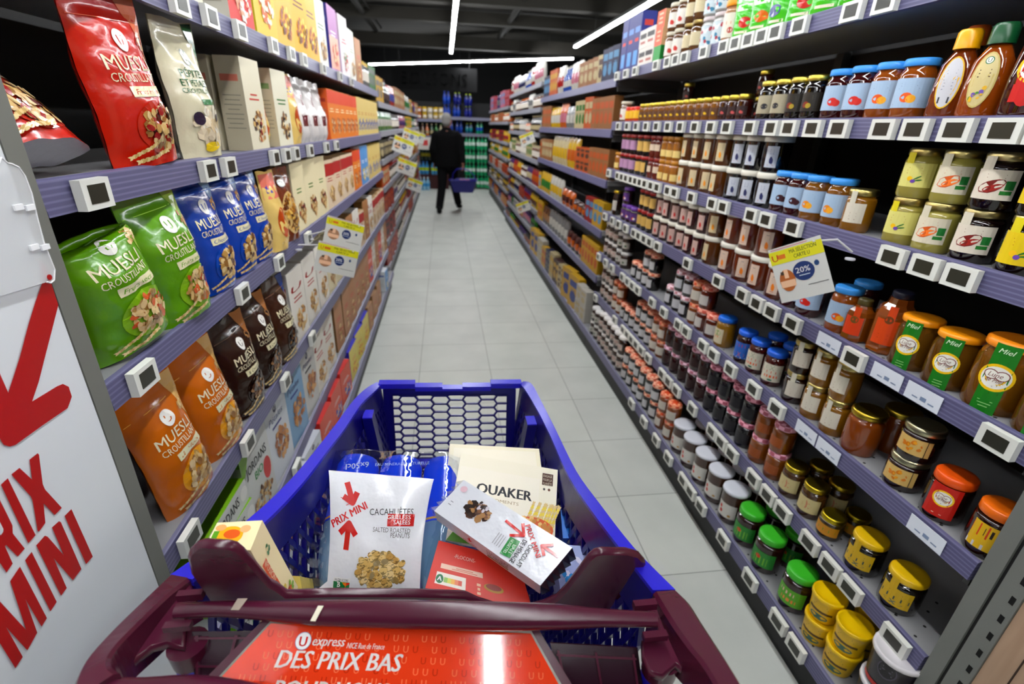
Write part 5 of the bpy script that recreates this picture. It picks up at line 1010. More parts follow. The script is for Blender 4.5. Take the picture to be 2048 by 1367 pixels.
# far rim with its stepped notch
def fr(u, dz=0, dy=0): a, b = Vector((-.18, 1.152, .881)), Vector((.19, 1.131, .881)); return a.lerp(b, u) + Vector((0, dy, dz))
for u0, u1, dz in ((0, .25, .003), (.25, .44, -.006), (.44, .58, -.012), (.58, .78, -.006), (.78, 1.0, .003)):
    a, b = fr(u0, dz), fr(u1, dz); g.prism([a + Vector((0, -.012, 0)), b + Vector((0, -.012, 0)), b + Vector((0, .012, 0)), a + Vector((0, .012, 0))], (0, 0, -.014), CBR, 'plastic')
obj('rim', g, cart)
def lattice(g, P0, U, V, w_, h_, dx, dy, bar, dep, col, kind='plastic'):
    """honeycomb bars over a w x h window; P0 lower-left, U along, V up"""
    N = U.cross(V).normalized(); a, b = dx * .6, dx * .4
    seen = set()
    def cl(p): return (min(max(p[0], 0), w_), min(max(p[1], 0), h_))
    for i in range(-1, int(w_ / dx) + 2):
        for j in range(-1, int(h_ / dy) + 2):
            cx, cy = i * dx, j * dy + (i % 2) * dy / 2
            pts = [(cx + a, cy), (cx + b, cy + dy / 2), (cx - b, cy + dy / 2), (cx - a, cy), (cx - b, cy - dy / 2), (cx + b, cy - dy / 2)]
            for k in range(3):
                p, q = cl(pts[k]), cl(pts[k + 1]); 
                if math.hypot(p[0] - q[0], p[1] - q[1]) < .003: continue
                d = Vector((q[0] - p[0], q[1] - p[1])); n = Vector((-d.y, d.x)).normalized() * bar / 2
                c4 = [(p[0] + n.x, p[1] + n.y), (q[0] + n.x, q[1] + n.y), (q[0] - n.x, q[1] - n.y), (p[0] - n.x, p[1] - n.y)]
                g.prism([P0 + U * x + V * y for x, y in c4], -N * dep, col, kind)
# far wall
g = G(); U = (Vector((.19, 1.131, 0)) - Vector((-.18, 1.152, 0))).normalized(); V = Vector((0, .10, 1)).normalized()
o0 = Vector((-.18, 1.142, .870)) - V * 0
def wp(u, d): return Vector((-.17, 1.140, .868)) + U * u - V * d       # u along, d down from rim
def wq(u0, u1, d0, d1): g.prism([wp(u0, d1), wp(u1, d1), wp(u1, d0), wp(u0, d0)], -(U.cross(V)) * .006, CB, 'plastic')
Wd = .345
wq(0, Wd, 0, .016); wq(0, .022, .016, .21); wq(Wd - .022, Wd, .016, .21); wq(0, Wd, .205, .235); wq(0, .03, .235, .42); wq(Wd - .03, Wd, .235, .42); wq(0, Wd, .40, .45)
lattice(g, wp(.022, .205), U, V, Wd - .044, .189, .0415, .0232, .0042, .006, CB)
lattice(g, wp(.03, .40), U, V, Wd - .06, .165, .0415, .0232, .0042, .006, CB)
g.prism([wp(0, .205), wp(Wd, .205), wp(Wd, .205) + Vector((0, -.03, -.002)), wp(0, .205) + Vector((0, -.03, -.002))], (0, 0, -.006), CBR, 'plastic')
obj('end_wall', g, cart)
# side walls: solid upper band, honeycomb lower part, ribs
def sidewall(top, sgn, name):
    g = G(); n = len(top); bot = [Vector((p.x - sgn * (.045 if i > 2 else .035), p.y, .50)) for i, p in enumerate(top)]
    A1 = [Vector(p) - Vector((0, 0, .006)) for p in top]; A2 = [p.lerp(q, .13) for p, q in zip(A1, bot)]
    dn = Vector((sgn * .005, 0, 0))
    def band(a, b, col):
        V_ = a + b + [p + dn for p in a] + [p + dn for p in b]; m = len(a)
        g.add(V_, [f for i in range(m - 1) for f in ((i, i + 1, m + i + 1, m + i), (2 * m + i, 3 * m + i, 3 * m + i + 1, 2 * m + i + 1))], col, 'plastic')
    band(A1, A2, CB); A3 = [p.lerp(q, .92) for p, q in zip(A1, bot)]; band(A3, bot, CB)
    k = 0
    for i in range(0, n - 1):
        for tt in (0, .5):
            for lev in range(12):
                f0 = .13 + .79 * lev / 12; f1 = .13 + .79 * (lev + 1) / 12
                a = A1[i].lerp(A1[i + 1], tt); b = A1[i].lerp(A1[i + 1], tt + .5); ba = bot[i].lerp(bot[i + 1], tt); bb = bot[i].lerp(bot[i + 1], tt + .5)
                p, q = (a.lerp(ba, f0), b.lerp(bb, f1)) if (lev + k) % 2 else (b.lerp(bb, f0), a.lerp(ba, f1)); d = Vector((0, .0045, .0015))
                g.prism([p - d, p + d, q + d, q - d], (sgn * .008, 0, 0), CB, 'plastic')
            k += 1
    obj(name, g, cart)
    for f in (.30,):
        i = int(f * (n - 1)); p = A1[i].lerp(bot[i], .06); q = bot[i]; g = G(); s_ = -sgn
        g.prism([p + Vector((0, -.018, 0)), p + Vector((s_ * .022, -.018, 0)), p + Vector((s_ * .022, .018, 0)), p + Vector((0, .018, 0))], q - p, CB, 'plastic')
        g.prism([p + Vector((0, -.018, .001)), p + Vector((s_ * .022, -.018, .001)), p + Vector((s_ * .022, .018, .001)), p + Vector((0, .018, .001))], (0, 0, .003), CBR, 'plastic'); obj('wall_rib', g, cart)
sidewall(RI, 1, 'right_wall'); sidewall(LI, -1, 'left_wall')
g = G(); g.prism([(-.275, .50, .50), (.20, .44, .50), (.145, 1.10, .50), (-.13, 1.10, .50)], (0, 0, -.008), CB, 'plastic'); obj('basket_floor', g, cart)
# seat flap with two ears
ear = [(-0.2874,0.4414,1.0591),(-0.2819,0.4388,1.0701),(-0.2715,0.4363,1.0811),(-0.2639,0.4358,1.0829),(-0.2416,0.4372,1.0773),(-0.2329,0.4385,1.0714),(-0.2283,0.4414,1.0591),(-0.2203,0.4512,1.0165),(-0.2159,0.4571,0.9912),(-0.2099,0.4592,0.9822),(-0.2043,0.4633,0.9646),(-0.1542,0.4643,0.9599),(-0.0499,0.4687,0.9412),(0.0168,0.4725,0.9248),(0.0348,0.4769,0.9056),(0.0621,0.4819,0.884),(0.1002,0.4848,0.8714),(0.1264,0.4829,0.8797),(0.1431,0.4797,0.8938),(0.1513,0.4749,0.9144),(0.1652,0.464,0.9615),(0.173,0.4572,0.9906),(0.1803,0.4542,1.0035),(0.1917,0.4535,1.0066),(0.2259,0.4548,1.0009),(0.2438,0.457,0.9915),(0.2565,0.4613,0.973),(0.2642,0.4674,0.9468),(0.2659,0.4764,0.908),(0.2635,0.4939,0.8323),(0.2674,0.5034,0.7912),(0.1112,0.4908,0.8455),(-0.0735,0.4817,0.8849),(-0.1862,0.4743,0.917),(-0.2906,0.4692,0.9388),(-0.2939,0.4492,1.0253)]
EV = [Vector(p) for p in ear]
en = Vector((0, -.95, -.22)).normalized(); 
from mathutils.geometry import tessellate_polygon
def thick_plate(g, pts, nrm, dep, col, kind, bev=.004):
    c = sum(pts, Vector()) / len(pts); n = len(pts); inner = []
    for i, p in enumerate(pts):
        a, b = pts[i - 1], pts[(i + 1) % n]; t_ = (b - a).normalized(); w_ = t_.cross(nrm).normalized(); inner.append((p, w_))
    tr = tessellate_polygon([pts])
    sgn = 1 if sum((p - c).dot(w_) for p, w_ in inner) > 0 else -1
    L0 = [p - w_ * sgn * bev for p, w_ in inner]; L1 = [p - nrm * bev for p in pts]; L2 = [p - nrm * (dep - bev) for p in pts]; L3 = [p - w_ * sgn * bev - nrm * dep for p, w_ in inner]
    V_ = L0 + L1 + L2 + L3; fs = [tuple(q) for q in tr] + [tuple(3 * n + k for k in q[::-1]) for q in tr]
    g.add(V_, fs, col, kind, False)
    g.add(V_, [(k * n + i, k * n + (i + 1) % n, (k + 1) * n + (i + 1) % n, (k + 1) * n + i) for k in range(3) for i in range(n)], col, kind, True)
g = G(); thick_plate(g, [p + en * .009 for p in EV], en, .012, PU, 'purple', .004); obj('seat_flap', g, cart)
# cross bar
g = G(); BT = [(-.312, .430, .985), (-.26, .427, .985), (-.21, .42, .984), (-.15, .412, .983), (-.06, .402, .982), (.06, .388, .981), (.12, .381, .981), (.17, .373, .983), (.232, .364, .984)]
g.tube(BT, [.0085, .0088, .0105, .014, .0155, .0155, .014, .010, .0085], PU, 'purple', 20, .9)
obj('cross_bar', g, cart)
g = G()
for x, y, z in ((-.306, .434, .985), (.226, .368, .984)):
    g = G(); g.box(x - .014, x + .014, y + .012, y + .020, z - .006, z + .004, PU, 'purple'); obj('bar_clip', g, cart)
    g = G(); g.box(x - .014, x + .014, y - .022, y - .014, z - .012, z - .004, PU, 'purple'); obj('bar_clip', g, cart)
g = G(); g.prism([(-.1515, .4090, .9985), (-.1455, .4083, .9983), (-.1520, .3945, .9925), (-.1575, .3952, .9928)], (0, 0, .0006), (236, 232, 214), 'card'); obj('white_sticker', g, cart)
g = G(); g.prism([(-.245, .430, .9955), (-.234, .429, .9955), (-.240, .418, .9915), (-.249, .419, .9915)], (0, 0, .0005), (176, 160, 146), 'matte'); obj('tape_scrap', g, cart)
# folded seat panel under the bar, with ribs
for nm, P in (('left_seat_grid', [(-.30, .425, .955), (-.195, .415, .955), (-.245, .345, .895), (-.275, .35, .895)]), ('right_seat_grid', [(.112, .375, .945), (.215, .362, .94), (.215, .255, .83), (.135, .265, .83)])):
    g = G(); S_, W_, H_, N_ = slab(g, P, .006, (52, 18, 38), 'purple')
    for i in range(4):
        y = H_ * (i / 3 - .5) * .86; g.prism([S_(-W_ * .46, y - .0012), S_(W_ * .46, y - .0012), S_(W_ * .46, y + .0012), S_(-W_ * .46, y + .0012)], N_ * .004, PU, 'purple')
    for i in range(3):
        x = W_ * (i / 2 - .5) * .86; g.prism([S_(x - .0012, -H_ * .46), S_(x + .0012, -H_ * .46), S_(x + .0012, H_ * .46), S_(x - .0012, H_ * .46)], N_ * .004, PU, 'purple')
    obj('seat_grid', g, cart)
# handle arms, grip and uprights
def arm(out_, in_, name):
    g = G(); O = smooth_line(out_, 3); I = smooth_line(in_, 3); n = min(len(O), len(I)); O, I = O[:n], I[:n]; V_ = []
    for k, (o_, i_) in enumerate(zip(O, I)):
        f = k / (n - 1); dep = .075 - .035 * f; e = (i_ - o_) * .12
        V_ += [o_ + Vector((0, 0, -.004)), o_ + e, i_ - e, i_ + Vector((0, 0, -.004)), i_ + Vector((0, 0, -dep)), o_ + Vector((0, 0, -dep))]
    fs = [(k * 6 + a, (k + 1) * 6 + a, (k + 1) * 6 + (a + 1) % 6, k * 6 + (a + 1) % 6) for k in range(n - 1) for a in range(6)]
    g.add(V_, fs, PU, 'purple'); g.add(V_[:6], [(0, 1, 2, 3, 4, 5)], PU, 'purple'); g.add(V_[-6:], [(5, 4, 3, 2, 1, 0)], PU, 'purple'); obj(name, g, cart)
la_o = [(-.355,.497,.97),(-.363,.447,.98),(-.3665,.408,.99),(-.3655,.373,1.0),(-.3585,.350,1.008),(-.350,.330,1.013),(-.342,.318,1.016)]
la_i = [(-.326,.488,.97),(-.334,.458,.98),(-.341,.416,.99),(-.3425,.385,1.0),(-.339,.366,1.006),(-.330,.353,1.010),(-.318,.345,1.013)]
ra_o = [(.282,.41,.97),(.284,.385,.98),(.281,.355,.99),(.279,.32,1.0),(.276,.292,1.01),(.272,.262,1.02),(.268,.235,1.024)]
ra_i = [(.250,.411,.97),(.247,.382,.98),(.2465,.348,.99),(.2475,.318,1.0),(.248,.295,1.01),(.246,.266,1.02),(.243,.238,1.024)]
arm(la_o, la_i, 'handle_arm'); arm(ra_o, ra_i, 'handle_arm')
g = G(); g.tube(smooth_line([(-.335, .335, .995), (-.30, .335, .99), (-.24, .333, .985), (-.12, .30, .985), (0, .27, .99), (.12, .245, 1.0), (.2, .232, 1.005), (.258, .238, 1.0)]), .0145, PU, 'purple', 16); obj('grip', g, cart)
for WB in ([(-.33,.493,.962),(-.31,.461,.962),(-.31,.437,.962),(-.298,.403,.962),(-.318,.408,.962),(-.332,.406,.962),(-.341,.395,.962),(-.348,.378,.962),(-.364,.38,.962),(-.372,.392,.962),(-.371,.404,.962),(-.361,.437,.962),(-.345,.472,.962)], [(.255,.416,.962),(.236,.388,.962),(.245,.381,.962),(.236,.357,.962),(.215,.357,.962),(.209,.339,.962),(.21,.321,.962),(.223,.315,.962),(.243,.326,.962),(.251,.316,.962),(.255,.298,.962),(.269,.296,.962),(.277,.3,.962),(.273,.323,.962),(.268,.342,.962),(.261,.367,.962),(.256,.395,.962)]):
    g = G(); V_ = [Vector(p) for p in WB]; c_ = sum(V_, Vector()) / len(V_)
    thick_plate(g, V_, Vector((0, 0, 1)), .012, PU, 'purple', .002); obj('handle_web', g, cart)
for s, top, bot in ((-1, (-.300, .413, .938), (-.285, .41, .40)), (1, (.234, .341, .938), (.226, .35, .40))):
    a, b = Vector(top), Vector(bot); m_ = a.lerp(b, .02); g = G(); g.tube([a + Vector((0, 0, .014)), a, m_], [.021, .020, .0195], PU, 'purple', 18); obj('column_sleeve', g, cart)
    g = G(); g.tube([m_, b], .0185, CBR, 'plastic', 18); obj('column', g, cart)
    g = G(); fw = (Vector((.12, 1.05, .18)) if s > 0 else Vector((-.12, 1.05, .18))); g.tube([b, Vector((b.x, b.y, .2)), fw, fw + Vector((0, .03, .28))], .016, (60, 60, 70), 'steel', 12); obj('chassis_rail', g, cart)
    for p in (Vector((b.x + s * .02, b.y, .075)), fw + Vector((s * .02, 0, -.105))):
        g = G(); M = Matrix.Translation(p) @ Matrix.Rotation(PI / 2, 4, 'Y'); g.lathe([(.055, -.012), (.072, -.012), (.075, -.006), (.075, .006), (.072, .012), (.055, .012)], (30, 30, 30), 'matte', 20, M); g.box(p.x - .018, p.x + .018, p.y - .012, p.y + .012, p.z + .07, p.z + .12, (60, 60, 70), 'steel'); obj('castor_wheel', g, cart)
# red advert plate on the handle
sU = Vector((.2953, -.0302, -.0174)).normalized(); sN = Vector((0, -.5, .866)); sN = (sN - sU * sN.dot(sU)).normalized(); sV = sN.cross(sU); sO = Vector((-.06, .40, .965))
def sl(p): d = Vector(p) - sO; return (d.dot(sU), d.dot(sV))
def sS(x, y, o=0): return sO + sU * x + sV * y + sN * o
a0, a1, a2, a3 = sl((-.2068, .4136, .9728)), sl((.0885, .3834, .9554)), sl((.1148, .338, .9292)), sl((-.2541, .3672, .946))
kx = (a2[0] - a1[0]) / (a2[1] - a1[1]); kl = (a3[0] - a0[0]) / (a3[1] - a0[1]); yb = a1[1] - .16
def edge(e, y0_, y1_): return [sS(a0[0] - e + kl * (y1_ - a0[1]), y1_, 0), sS(a0[0] - e * .6 + kl * (y0_ - a0[1]), y0_), sS(a1[0] + e * .6 + kx * (y0_ - a1[1]), y0_), sS(a1[0] + e + kx * (y1_ - a1[1]), y1_)]
sgf = None
for nm, e, lf, c, kd, th, yt in (('sign_frame', .022, -.0035, PU, 'purple', .012, a1[1] + .004), ('clear_edge', .005, -.0015, (150, 150, 140), 'plastic', .002, a1[1] + .003), ('advert_plate', 0, .0, (240, 72, 30), 'glass', .0012, a1[1] - .001)):
    g = G(); P = [p + sN * lf for p in edge(e, yt, yb)]; g.prism(P, -sN * th, c, kd)
    if nm == 'advert_plate':
        A = Art(); y = a1[1] - .014; r_ = 0
        while y > yb + .01:
            xl = a0[0] + kl * (y - a0[1]) + .012; xr = a1[0] + kx * (y - a1[1]) - .012; x = xl + (r_ % 2) * .012 + (r_ * 7 % 5) * .004; q = 0
            while x < xr:
                if q % 4 != 3: A.text('U', x, y, .0068, (255, 140, 96) if (q + r_) % 3 else (206, 52, 18), bold=.02)
                x += .0108; q += 1
            y -= .0105; r_ += 1
        t0 = sl((-.1961, .375, .9506)); t1 = sl((-.059, .3612, .9426)); l0 = sl((-.1687, .395, .9621)); WH = (252, 248, 244)
        A.ell(l0[0], l0[1], .0088, .0088, (110, 150, 190), 24); A.ell(l0[0], l0[1], .0083, .0083, (250, 250, 250), 24); A.text('U', l0[0], l0[1] - .0052, .0098, (226, 30, 20), bold=.04)
        A.text('express', l0[0] + .0105, l0[1] - .004, .0098, WH, w=.036, bold=.03, shear=.25, al='l'); A.text('NICE Rue de France', l0[0] + .049, l0[1] - .0055, .0056, WH, w=.042, bold=.02, shear=.25, al='l')
        tw = t1[0] - t0[0]; A.text('DES PRIX BAS', t0[0], t0[1] + .0005, .0170, WH, w=tw, bold=.035, shear=.2, al='l'); A.text('POUR VOUS', t0[0] + .004, t0[1] - .027, .0170, WH, w=tw * .9, bold=.035, shear=.2, al='l')
        A.onto(g, sS, 'glass', lift=.0003, step=.0000015)
    q_ = obj(nm, g, sgf or cart); sgf = sgf or q_

# ---------------------------------------------------------------- groceries in the trolley
def item(name, label, cat, parts):
    if len(parts) == 1: o = parts[0][1]; me = o.mesh(name); q = bpy.data.objects.new(name, me); COL.objects.link(q); return tag(q, label, cat)
    t = thing(name, label, cat)
    for n, g_ in parts: obj(n, g_, t)
    return t
PRIX = (214, 24, 18)
def arrow(A, x, y, L, ang, w_, col=PRIX):
    """arrow with two barbs, tip at x,y pointing along ang"""
    c, s_ = math.cos(ang), math.sin(ang); A.line(x - L * c, y - L * s_, x, y, w_, col)
    for q in (.72, -.72): A.line(x - L * .55 * math.cos(ang + q), y - L * .55 * math.sin(ang + q), x, y, w_, col)
    A.ell(x, y, w_ * .5, w_ * .5, col, 10)
# six-pack of water bottles under film
A0, D = Vector((-.183, .845, .868)), Vector((-.02, -.27, -.115)).normalized(); side = Vector((.086, -.011, .0)); dn = D.cross(side).normalized(); dn = dn if dn.z < 0 else -dn
wpk = thing('water_bottle_pack', 'shrink-wrapped pack of blue-labelled water bottles in the trolley', 'bottle pack')
for i in range(3):
    for j in range(2):
        p = A0 + side * i + dn * (.084 * j); zax = D; xax = side.normalized(); yax = zax.cross(xax).normalized(); xax = yax.cross(zax)
        M = Matrix.Translation(p) @ Matrix((xax, yax, zax)).transposed().to_4x4(); r_ = .041; gb, gl, gc = G(), G(), G()
        gb.lathe([(r_ * .55, .0), (r_ * .9, .006), (r_, .02), (r_ * .97, .05), (r_, .06), (r_, .135), (r_ * .93, .15), (r_, .165), (r_ * .9, .2), (r_ * .55, .245), (r_ * .32, .265), (r_ * .3, .28)], (150, 190, 220), 'bottle', 20, M)
        gl.lathe([(r_ * .6, -.001), (r_ * .93, .005), (r_ * 1.02, .02), (r_ * 1.02, .05), (r_ * 1.02, .135)], (6, 84, 232), 'film', 20, M)
        gl.lathe([(r_ * 1.025, .128), (r_ * 1.025, .132)], (226, 176, 70), 'film', 20, M)
        gc.lathe([(r_ * .36, .275), (r_ * .36, .295)], (30, 90, 200), 'plastic', 14, M)
        bo = obj('bottle', gb, wpk); obj('bottle_label', gl, bo); obj('cap', gc, bo)
gl = G()
A = Art(); A.text('6x50cl', 0, 0, .012, (240, 246, 255), rot=PI + .15, bold=.02)
A.onto(gl, lambda x, y, o: A0 + side * .1 + D * .028 - dn * (.0425 + o) + Vector((1, -.1, 0)) * x + (-D) * y, 'film')
A = Art(); A.text('EAU MINÉRALE NATURELLE', 0, 0, .006, (200, 220, 250), rot=.05); A.onto(gl, lambda x, y, o: A0 + side * 1.1 + D * .03 - dn * (.0425 + o) + Vector((1, -.1, 0)) * x + (-D) * y, 'film')
gw = G(); ns = 40; rows = []
for k, (s0, sc_) in enumerate(((-.006, .86), (.004, .97), (.05, 1.0), (.13, 1.0), (.2, .98), (.25, .9))):
    row = []
    for i in range(ns):
        a = 2 * PI * i / ns; cx, cy = math.cos(a), math.sin(a); q = max(abs(cx), abs(cy)); ex = side * 1 + side * (cx / q) * 1.5 * sc_; ey = dn * (.041 + (cy / q) * .088 * sc_)
        bump_ = .004 * math.cos(cx / q * 1.5 * 2 * PI) * (abs(cy) > abs(cx)); row.append(A0 + ex + ey + dn * bump_ * (1 if cy > 0 else -1) + D * s0 + Vector((.001, .001, .0015)) * noise.noise(Vector((i, k, 0))))
    rows.append(row)
gw.add([p for r__ in rows for p in r__], [(j * ns + i, j * ns + (i + 1) % ns, (j + 1) * ns + (i + 1) % ns, (j + 1) * ns + i) for j in range(len(rows) - 1) for i in range(ns)], (255, 255, 255), 'clear', True)
obj('film_lettering', gl, wpk); obj('shrink_film', gw, wpk)
# peanut bag
P = [(-.2085, .7153, .9493), (-.0296, .6942, .935), (-.0537, .5742, .8088), (-.2005, .5849, .8136)]
g = G(); S, W, H, N = pillow(g, P, .020, (236, 237, 242), 'film', .012)
A = Art(); u = lambda px: ((px - 655) / 210 - .5) * W; v = lambda py: (.5 - (py - 943) / 235) * H
arrow(A, u(706), v(1007), .034, -1.25, .0095); arrow(A, u(706), v(1007), .022, -.35 + PI * .0 + 2.6 * 0, .001)
A.text('PRIX MINI', u(702), v(1037), .0125, PRIX, w=.068, bold=.04, rot=.5); arrow(A, u(700), v(1048), .04, PI / 2 - .1, .0095)
A.text('CACAHUÈTES', u(838), v(1024), .0105, (60, 54, 56), w=.073, bold=.0, al='r', rot=.06); A.rect(u(813), v(1036), .045, .0195, (206, 24, 24), 16, 8, .04); A.text('GRILLÉES', u(834), v(1033.5), .0068, (250, 250, 250), w=.040, bold=.01, al='r', rot=.04); A.text('SALÉES', u(834), v(1044), .0068, (250, 250, 250), w=.028, bold=.01, al='r', rot=.04)
A.text('SALTED ROASTED', u(836), v(1062), .0075, (120, 116, 116), w=.064, bold=-.01, al='r'); A.text('PEANUTS', u(836), v(1072), .0075, (120, 116, 116), w=.033, bold=-.01, al='r')
for k in range(120):
    a = random.random() * 2 * PI; r_ = random.random() ** .5; x, y = u(775) + .042 * r_ * math.cos(a), v(1137) + .026 * r_ * math.sin(a); z = random.uniform(.006, .0078); c = random.choice([(226, 192, 124), (236, 208, 146), (210, 172, 104), (240, 216, 164)])
    A.ell(x, y, z, z * .66, tuple(int(q * .72) for q in c), 12, 1, 0, random.random() * 3); A.ell(x - .0003, y + .0005, z * .93, z * .58, c, 12, 1, 0, random.random() * .4)
A.rect(u(688), v(1164), .031, .019, (240, 240, 240), 12, 8, -.08); A.rect(u(688), v(1166), .029, .010, (30, 140, 70), 12, 4, -.08)
for k, c in enumerate(((20, 130, 70), (120, 180, 50), (240, 200, 30), (236, 140, 30), (220, 50, 30))): A.rect(u(688) - .0115 + .0058 * k, v(1166) - k * .0004, .0056, .010, c)
A.text('NUTRI-SCORE', u(688), v(1158.5), .0036, (90, 90, 90), w=.024, rot=-.08); A.ell(u(682), v(1166), .0058, .0066, (20, 130, 70), 14); A.text('B', u(682), v(1169), .008, (250, 250, 250), bold=.04)
A.onto(g, S, 'film', lift=.0006, step=.00003, mod=60)
g.add([S(-W / 2, -H * .42), S(-W * .3, -H * .5), S(-W * .5, -H * .62), S(-W * .62, -H * .5)], [(0, 1, 2, 3)], (236, 237, 242), 'film')
item('peanut_bag', 'white PRIX MINI salted roasted peanuts bag on the water pack', 'bag', [('bag_film', g)])
# chocolate pack
P = [Vector(p) for p in ((.0215, .667, .9515), (.1800, .5365, .9195), (.1240, .4930, .8975), (-.0280, .6230, .9290))]
nn = (P[1] - P[3]).cross(P[0] - P[2]).normalized(); g = G(); WHT = (222, 224, 230)
S, W, H, N = slab(g, P, .034, WHT, 'film')
A = Art(); A.cluster(-W * .23, H * .05, W * .1, H * .2, CHOC, 44, .0062); A.cluster(-W * .22, H * .2, W * .05, H * .1, [(206, 200, 208), (60, 40, 36)], 10, .005)
arrow(A, W * .175, H * .15, .038, -.12, .0046); arrow(A, W * .325, H * .18, .03, PI - .02, .0046)
A.text('PRIX MINI', W * .2565 - .003, H * .165 - .003, .0078, PRIX, w=.056, bold=.03, rot=-.62); A.text('CHOCOLAT', W * .262, -H * .2, .0072, (50, 50, 54), w=.038, rot=-1.42); A.text('DE MÉNAGE', W * .205, -H * .2, .0072, (50, 50, 54), w=.040, rot=-1.42)
A.rect(W * .155, -H * .22, .030, .017, (40, 150, 70), 2, 2, -1.42); A.text('LAIT', W * .165, -H * .24, .006, (240, 250, 240), rot=-1.42); A.text('NOISETTES', W * .13, -H * .22, .005, (240, 250, 240), w=.024, rot=-1.42)
for k in range(4): A.rect(W * (.085 - .02 * k), -H * .22, .0009, .02, (150, 150, 154), 1, 1, .12)
A.ell(-W * .44, H * .3, .006, .006, (220, 190, 200), 10); A.bars(-W * .44, -H * .1, .008, 2, .006, (140, 140, 150), .0012)
A.onto(g, S, 'film', lift=.0004, step=.00002)
Q = [P[3] , P[2], P[2] - nn * .034, P[3] - nn * .034]; S2, W2, H2, _ = quadS(Q); A = Art(); arrow(A, -W2 * .15, -H2 * .1, .012, -PI / 2, .0025); A.text('PRIX MINI', -W2 * .15, -H2 * .38, .0045, PRIX, rot=.0); A.text('CHOCOLAT', W2 * .12, H2 * .1, .006, (150, 40, 40), w=.042); A.text('DE MÉNAGE', W2 * .12, -H2 * .12, .006, (150, 40, 40), w=.04); A.rect(W2 * .12, -H2 * .28, .04, .006, (150, 140, 100))
A.onto(g, S2, 'film', lift=.0004)
gf = G(); gf2 = G()
for k in range(7):
    t_ = k / 6; a = P[1].lerp(P[2], t_); b = P[1].lerp(P[2], (k + 1) / 6) if k < 6 else P[2]; e = (P[1] - P[0]).normalized()
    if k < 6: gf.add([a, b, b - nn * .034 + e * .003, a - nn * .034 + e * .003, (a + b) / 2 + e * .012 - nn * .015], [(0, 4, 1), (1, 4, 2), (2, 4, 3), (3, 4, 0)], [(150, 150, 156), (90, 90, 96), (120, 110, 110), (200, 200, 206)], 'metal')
    a2, b2 = P[0].lerp(P[3], t_), P[0].lerp(P[3], min(1, (k + 1) / 6))
    if k < 6: gf2.add([a2, b2, b2 - nn * .03 - e * .006, a2 - nn * .03 - e * .006, (a2 + b2) / 2 - e * .014 - nn * .012], [(0, 4, 1), (1, 4, 2), (2, 4, 3), (3, 4, 0)], (214, 214, 208), 'clear')
item('chocolate_pack', 'white PRIX MINI chocolate pack with hazelnuts lying across the boxes', 'pack', [('wrapper', g), ('foil_end', gf), ('clear_film_end', gf2)])
# cereal boxes
def cq(P, th, c, art=None, side_=None, kind='card'):
    g = G(); S, W, H, N = slab(g, P, th, c, kind, side_)
    if art: A = Art(); art(A, W, H); A.onto(g, S, kind, lift=.0003, step=.00001)
    return g
g = cq([(-.001, .8142, .9219), (.178, .8063, .9049), (.182, .6988, .812), (-.019, .7022, .8277)], .03, (252, 246, 226), lambda A, W, H: A.rect(0, 0, W * .9, H * .9, (254, 249, 234)))
item('cereal_box', 'plain cream carton standing behind the QUAKER box', 'box', [('carton', g)])
def quaker(A, W, H):
    A.rect(-W * .08, H * .1, W * .8, H * .5, (253, 248, 234)); A.text('QUAKER', -W * .02, H * .075, H * .115, (36, 40, 56), w=W * .55, bold=.05); A.text('FROMENTS', -W * .02, H * .0, H * .035, (206, 190, 160), w=W * .3)
    A.rect(W * .4, H * .36, W * .11, H * .14, (110, 66, 30)); [A.text(t_, W * .4, H * (.385 - .045 * k), H * .03, (240, 230, 210), w=W * .09) for k, t_ in enumerate(('ENGAGÉ', 'POUR LA', 'PLANÈTE'))]
    A.ell(W * .37, H * .24, W * .012, W * .012, (70, 60, 50), 8); A.ell(W * .42, H * .24, W * .014, W * .014, (130, 80, 40), 8)
    for k in range(14): A.wheat(W * (.2 + .02 * k), -H * .22, H * .32, 1.25 + .08 * math.sin(k * 2), (244, 224, 90))
    A.poly([(W * .08, -H * .12), (W * .5, -H * .3), (W * .5, -H * .5), (-W * .5, -H * .5), (-W * .3, -H * .1)], (110, 170, 60)); A.ell(W * .28, -H * .22, W * .2, H * .12, (230, 120, 40), 20); A.cluster(W * .28, -H * .2, W * .17, H * .1, [(236, 190, 110), (220, 160, 80), (246, 214, 150)], 60, W * .022); A.poly([(W * .05, -H * .34), (W * .5, -H * .3), (W * .5, -H * .5), (-W * .1, -H * .5)], (226, 74, 30))
g = cq([(.0198, .7685, .9314), (.2033, .7427, .9006), (.1762, .6183, .809), (-.0114, .6456, .8412)], .025, (252, 247, 230), quaker)
item('cereal_box', 'cream QUAKER cereal box with flakes leaning in the trolley', 'box', [('carton', g)])
def bl(A, W, H): A.rect(0, H * .46, W * .96, H * .07, (236, 226, 230)); A.text('XPK', -W * .1, H * .435, H * .04, (230, 60, 70)); A.ell(0, H * .3, W * .42, H * .1, (170, 210, 240), 18); A.ell(0, H * .3, W * .3, H * .07, (90, 160, 226), 16); A.bars(0, H * .05, W * .8, 8, H * .045, (60, 150, 210), H * .008)
g = cq([(.2110, .7694, .8727), (.2449, .7687, .8725), (.2420, .6322, .8374), (.1935, .6339, .8378)], .045, (24, 130, 206), bl, (20, 90, 180))
item('blue_carton', 'narrow light blue carton standing against the right trolley wall', 'box', [('carton', g)])
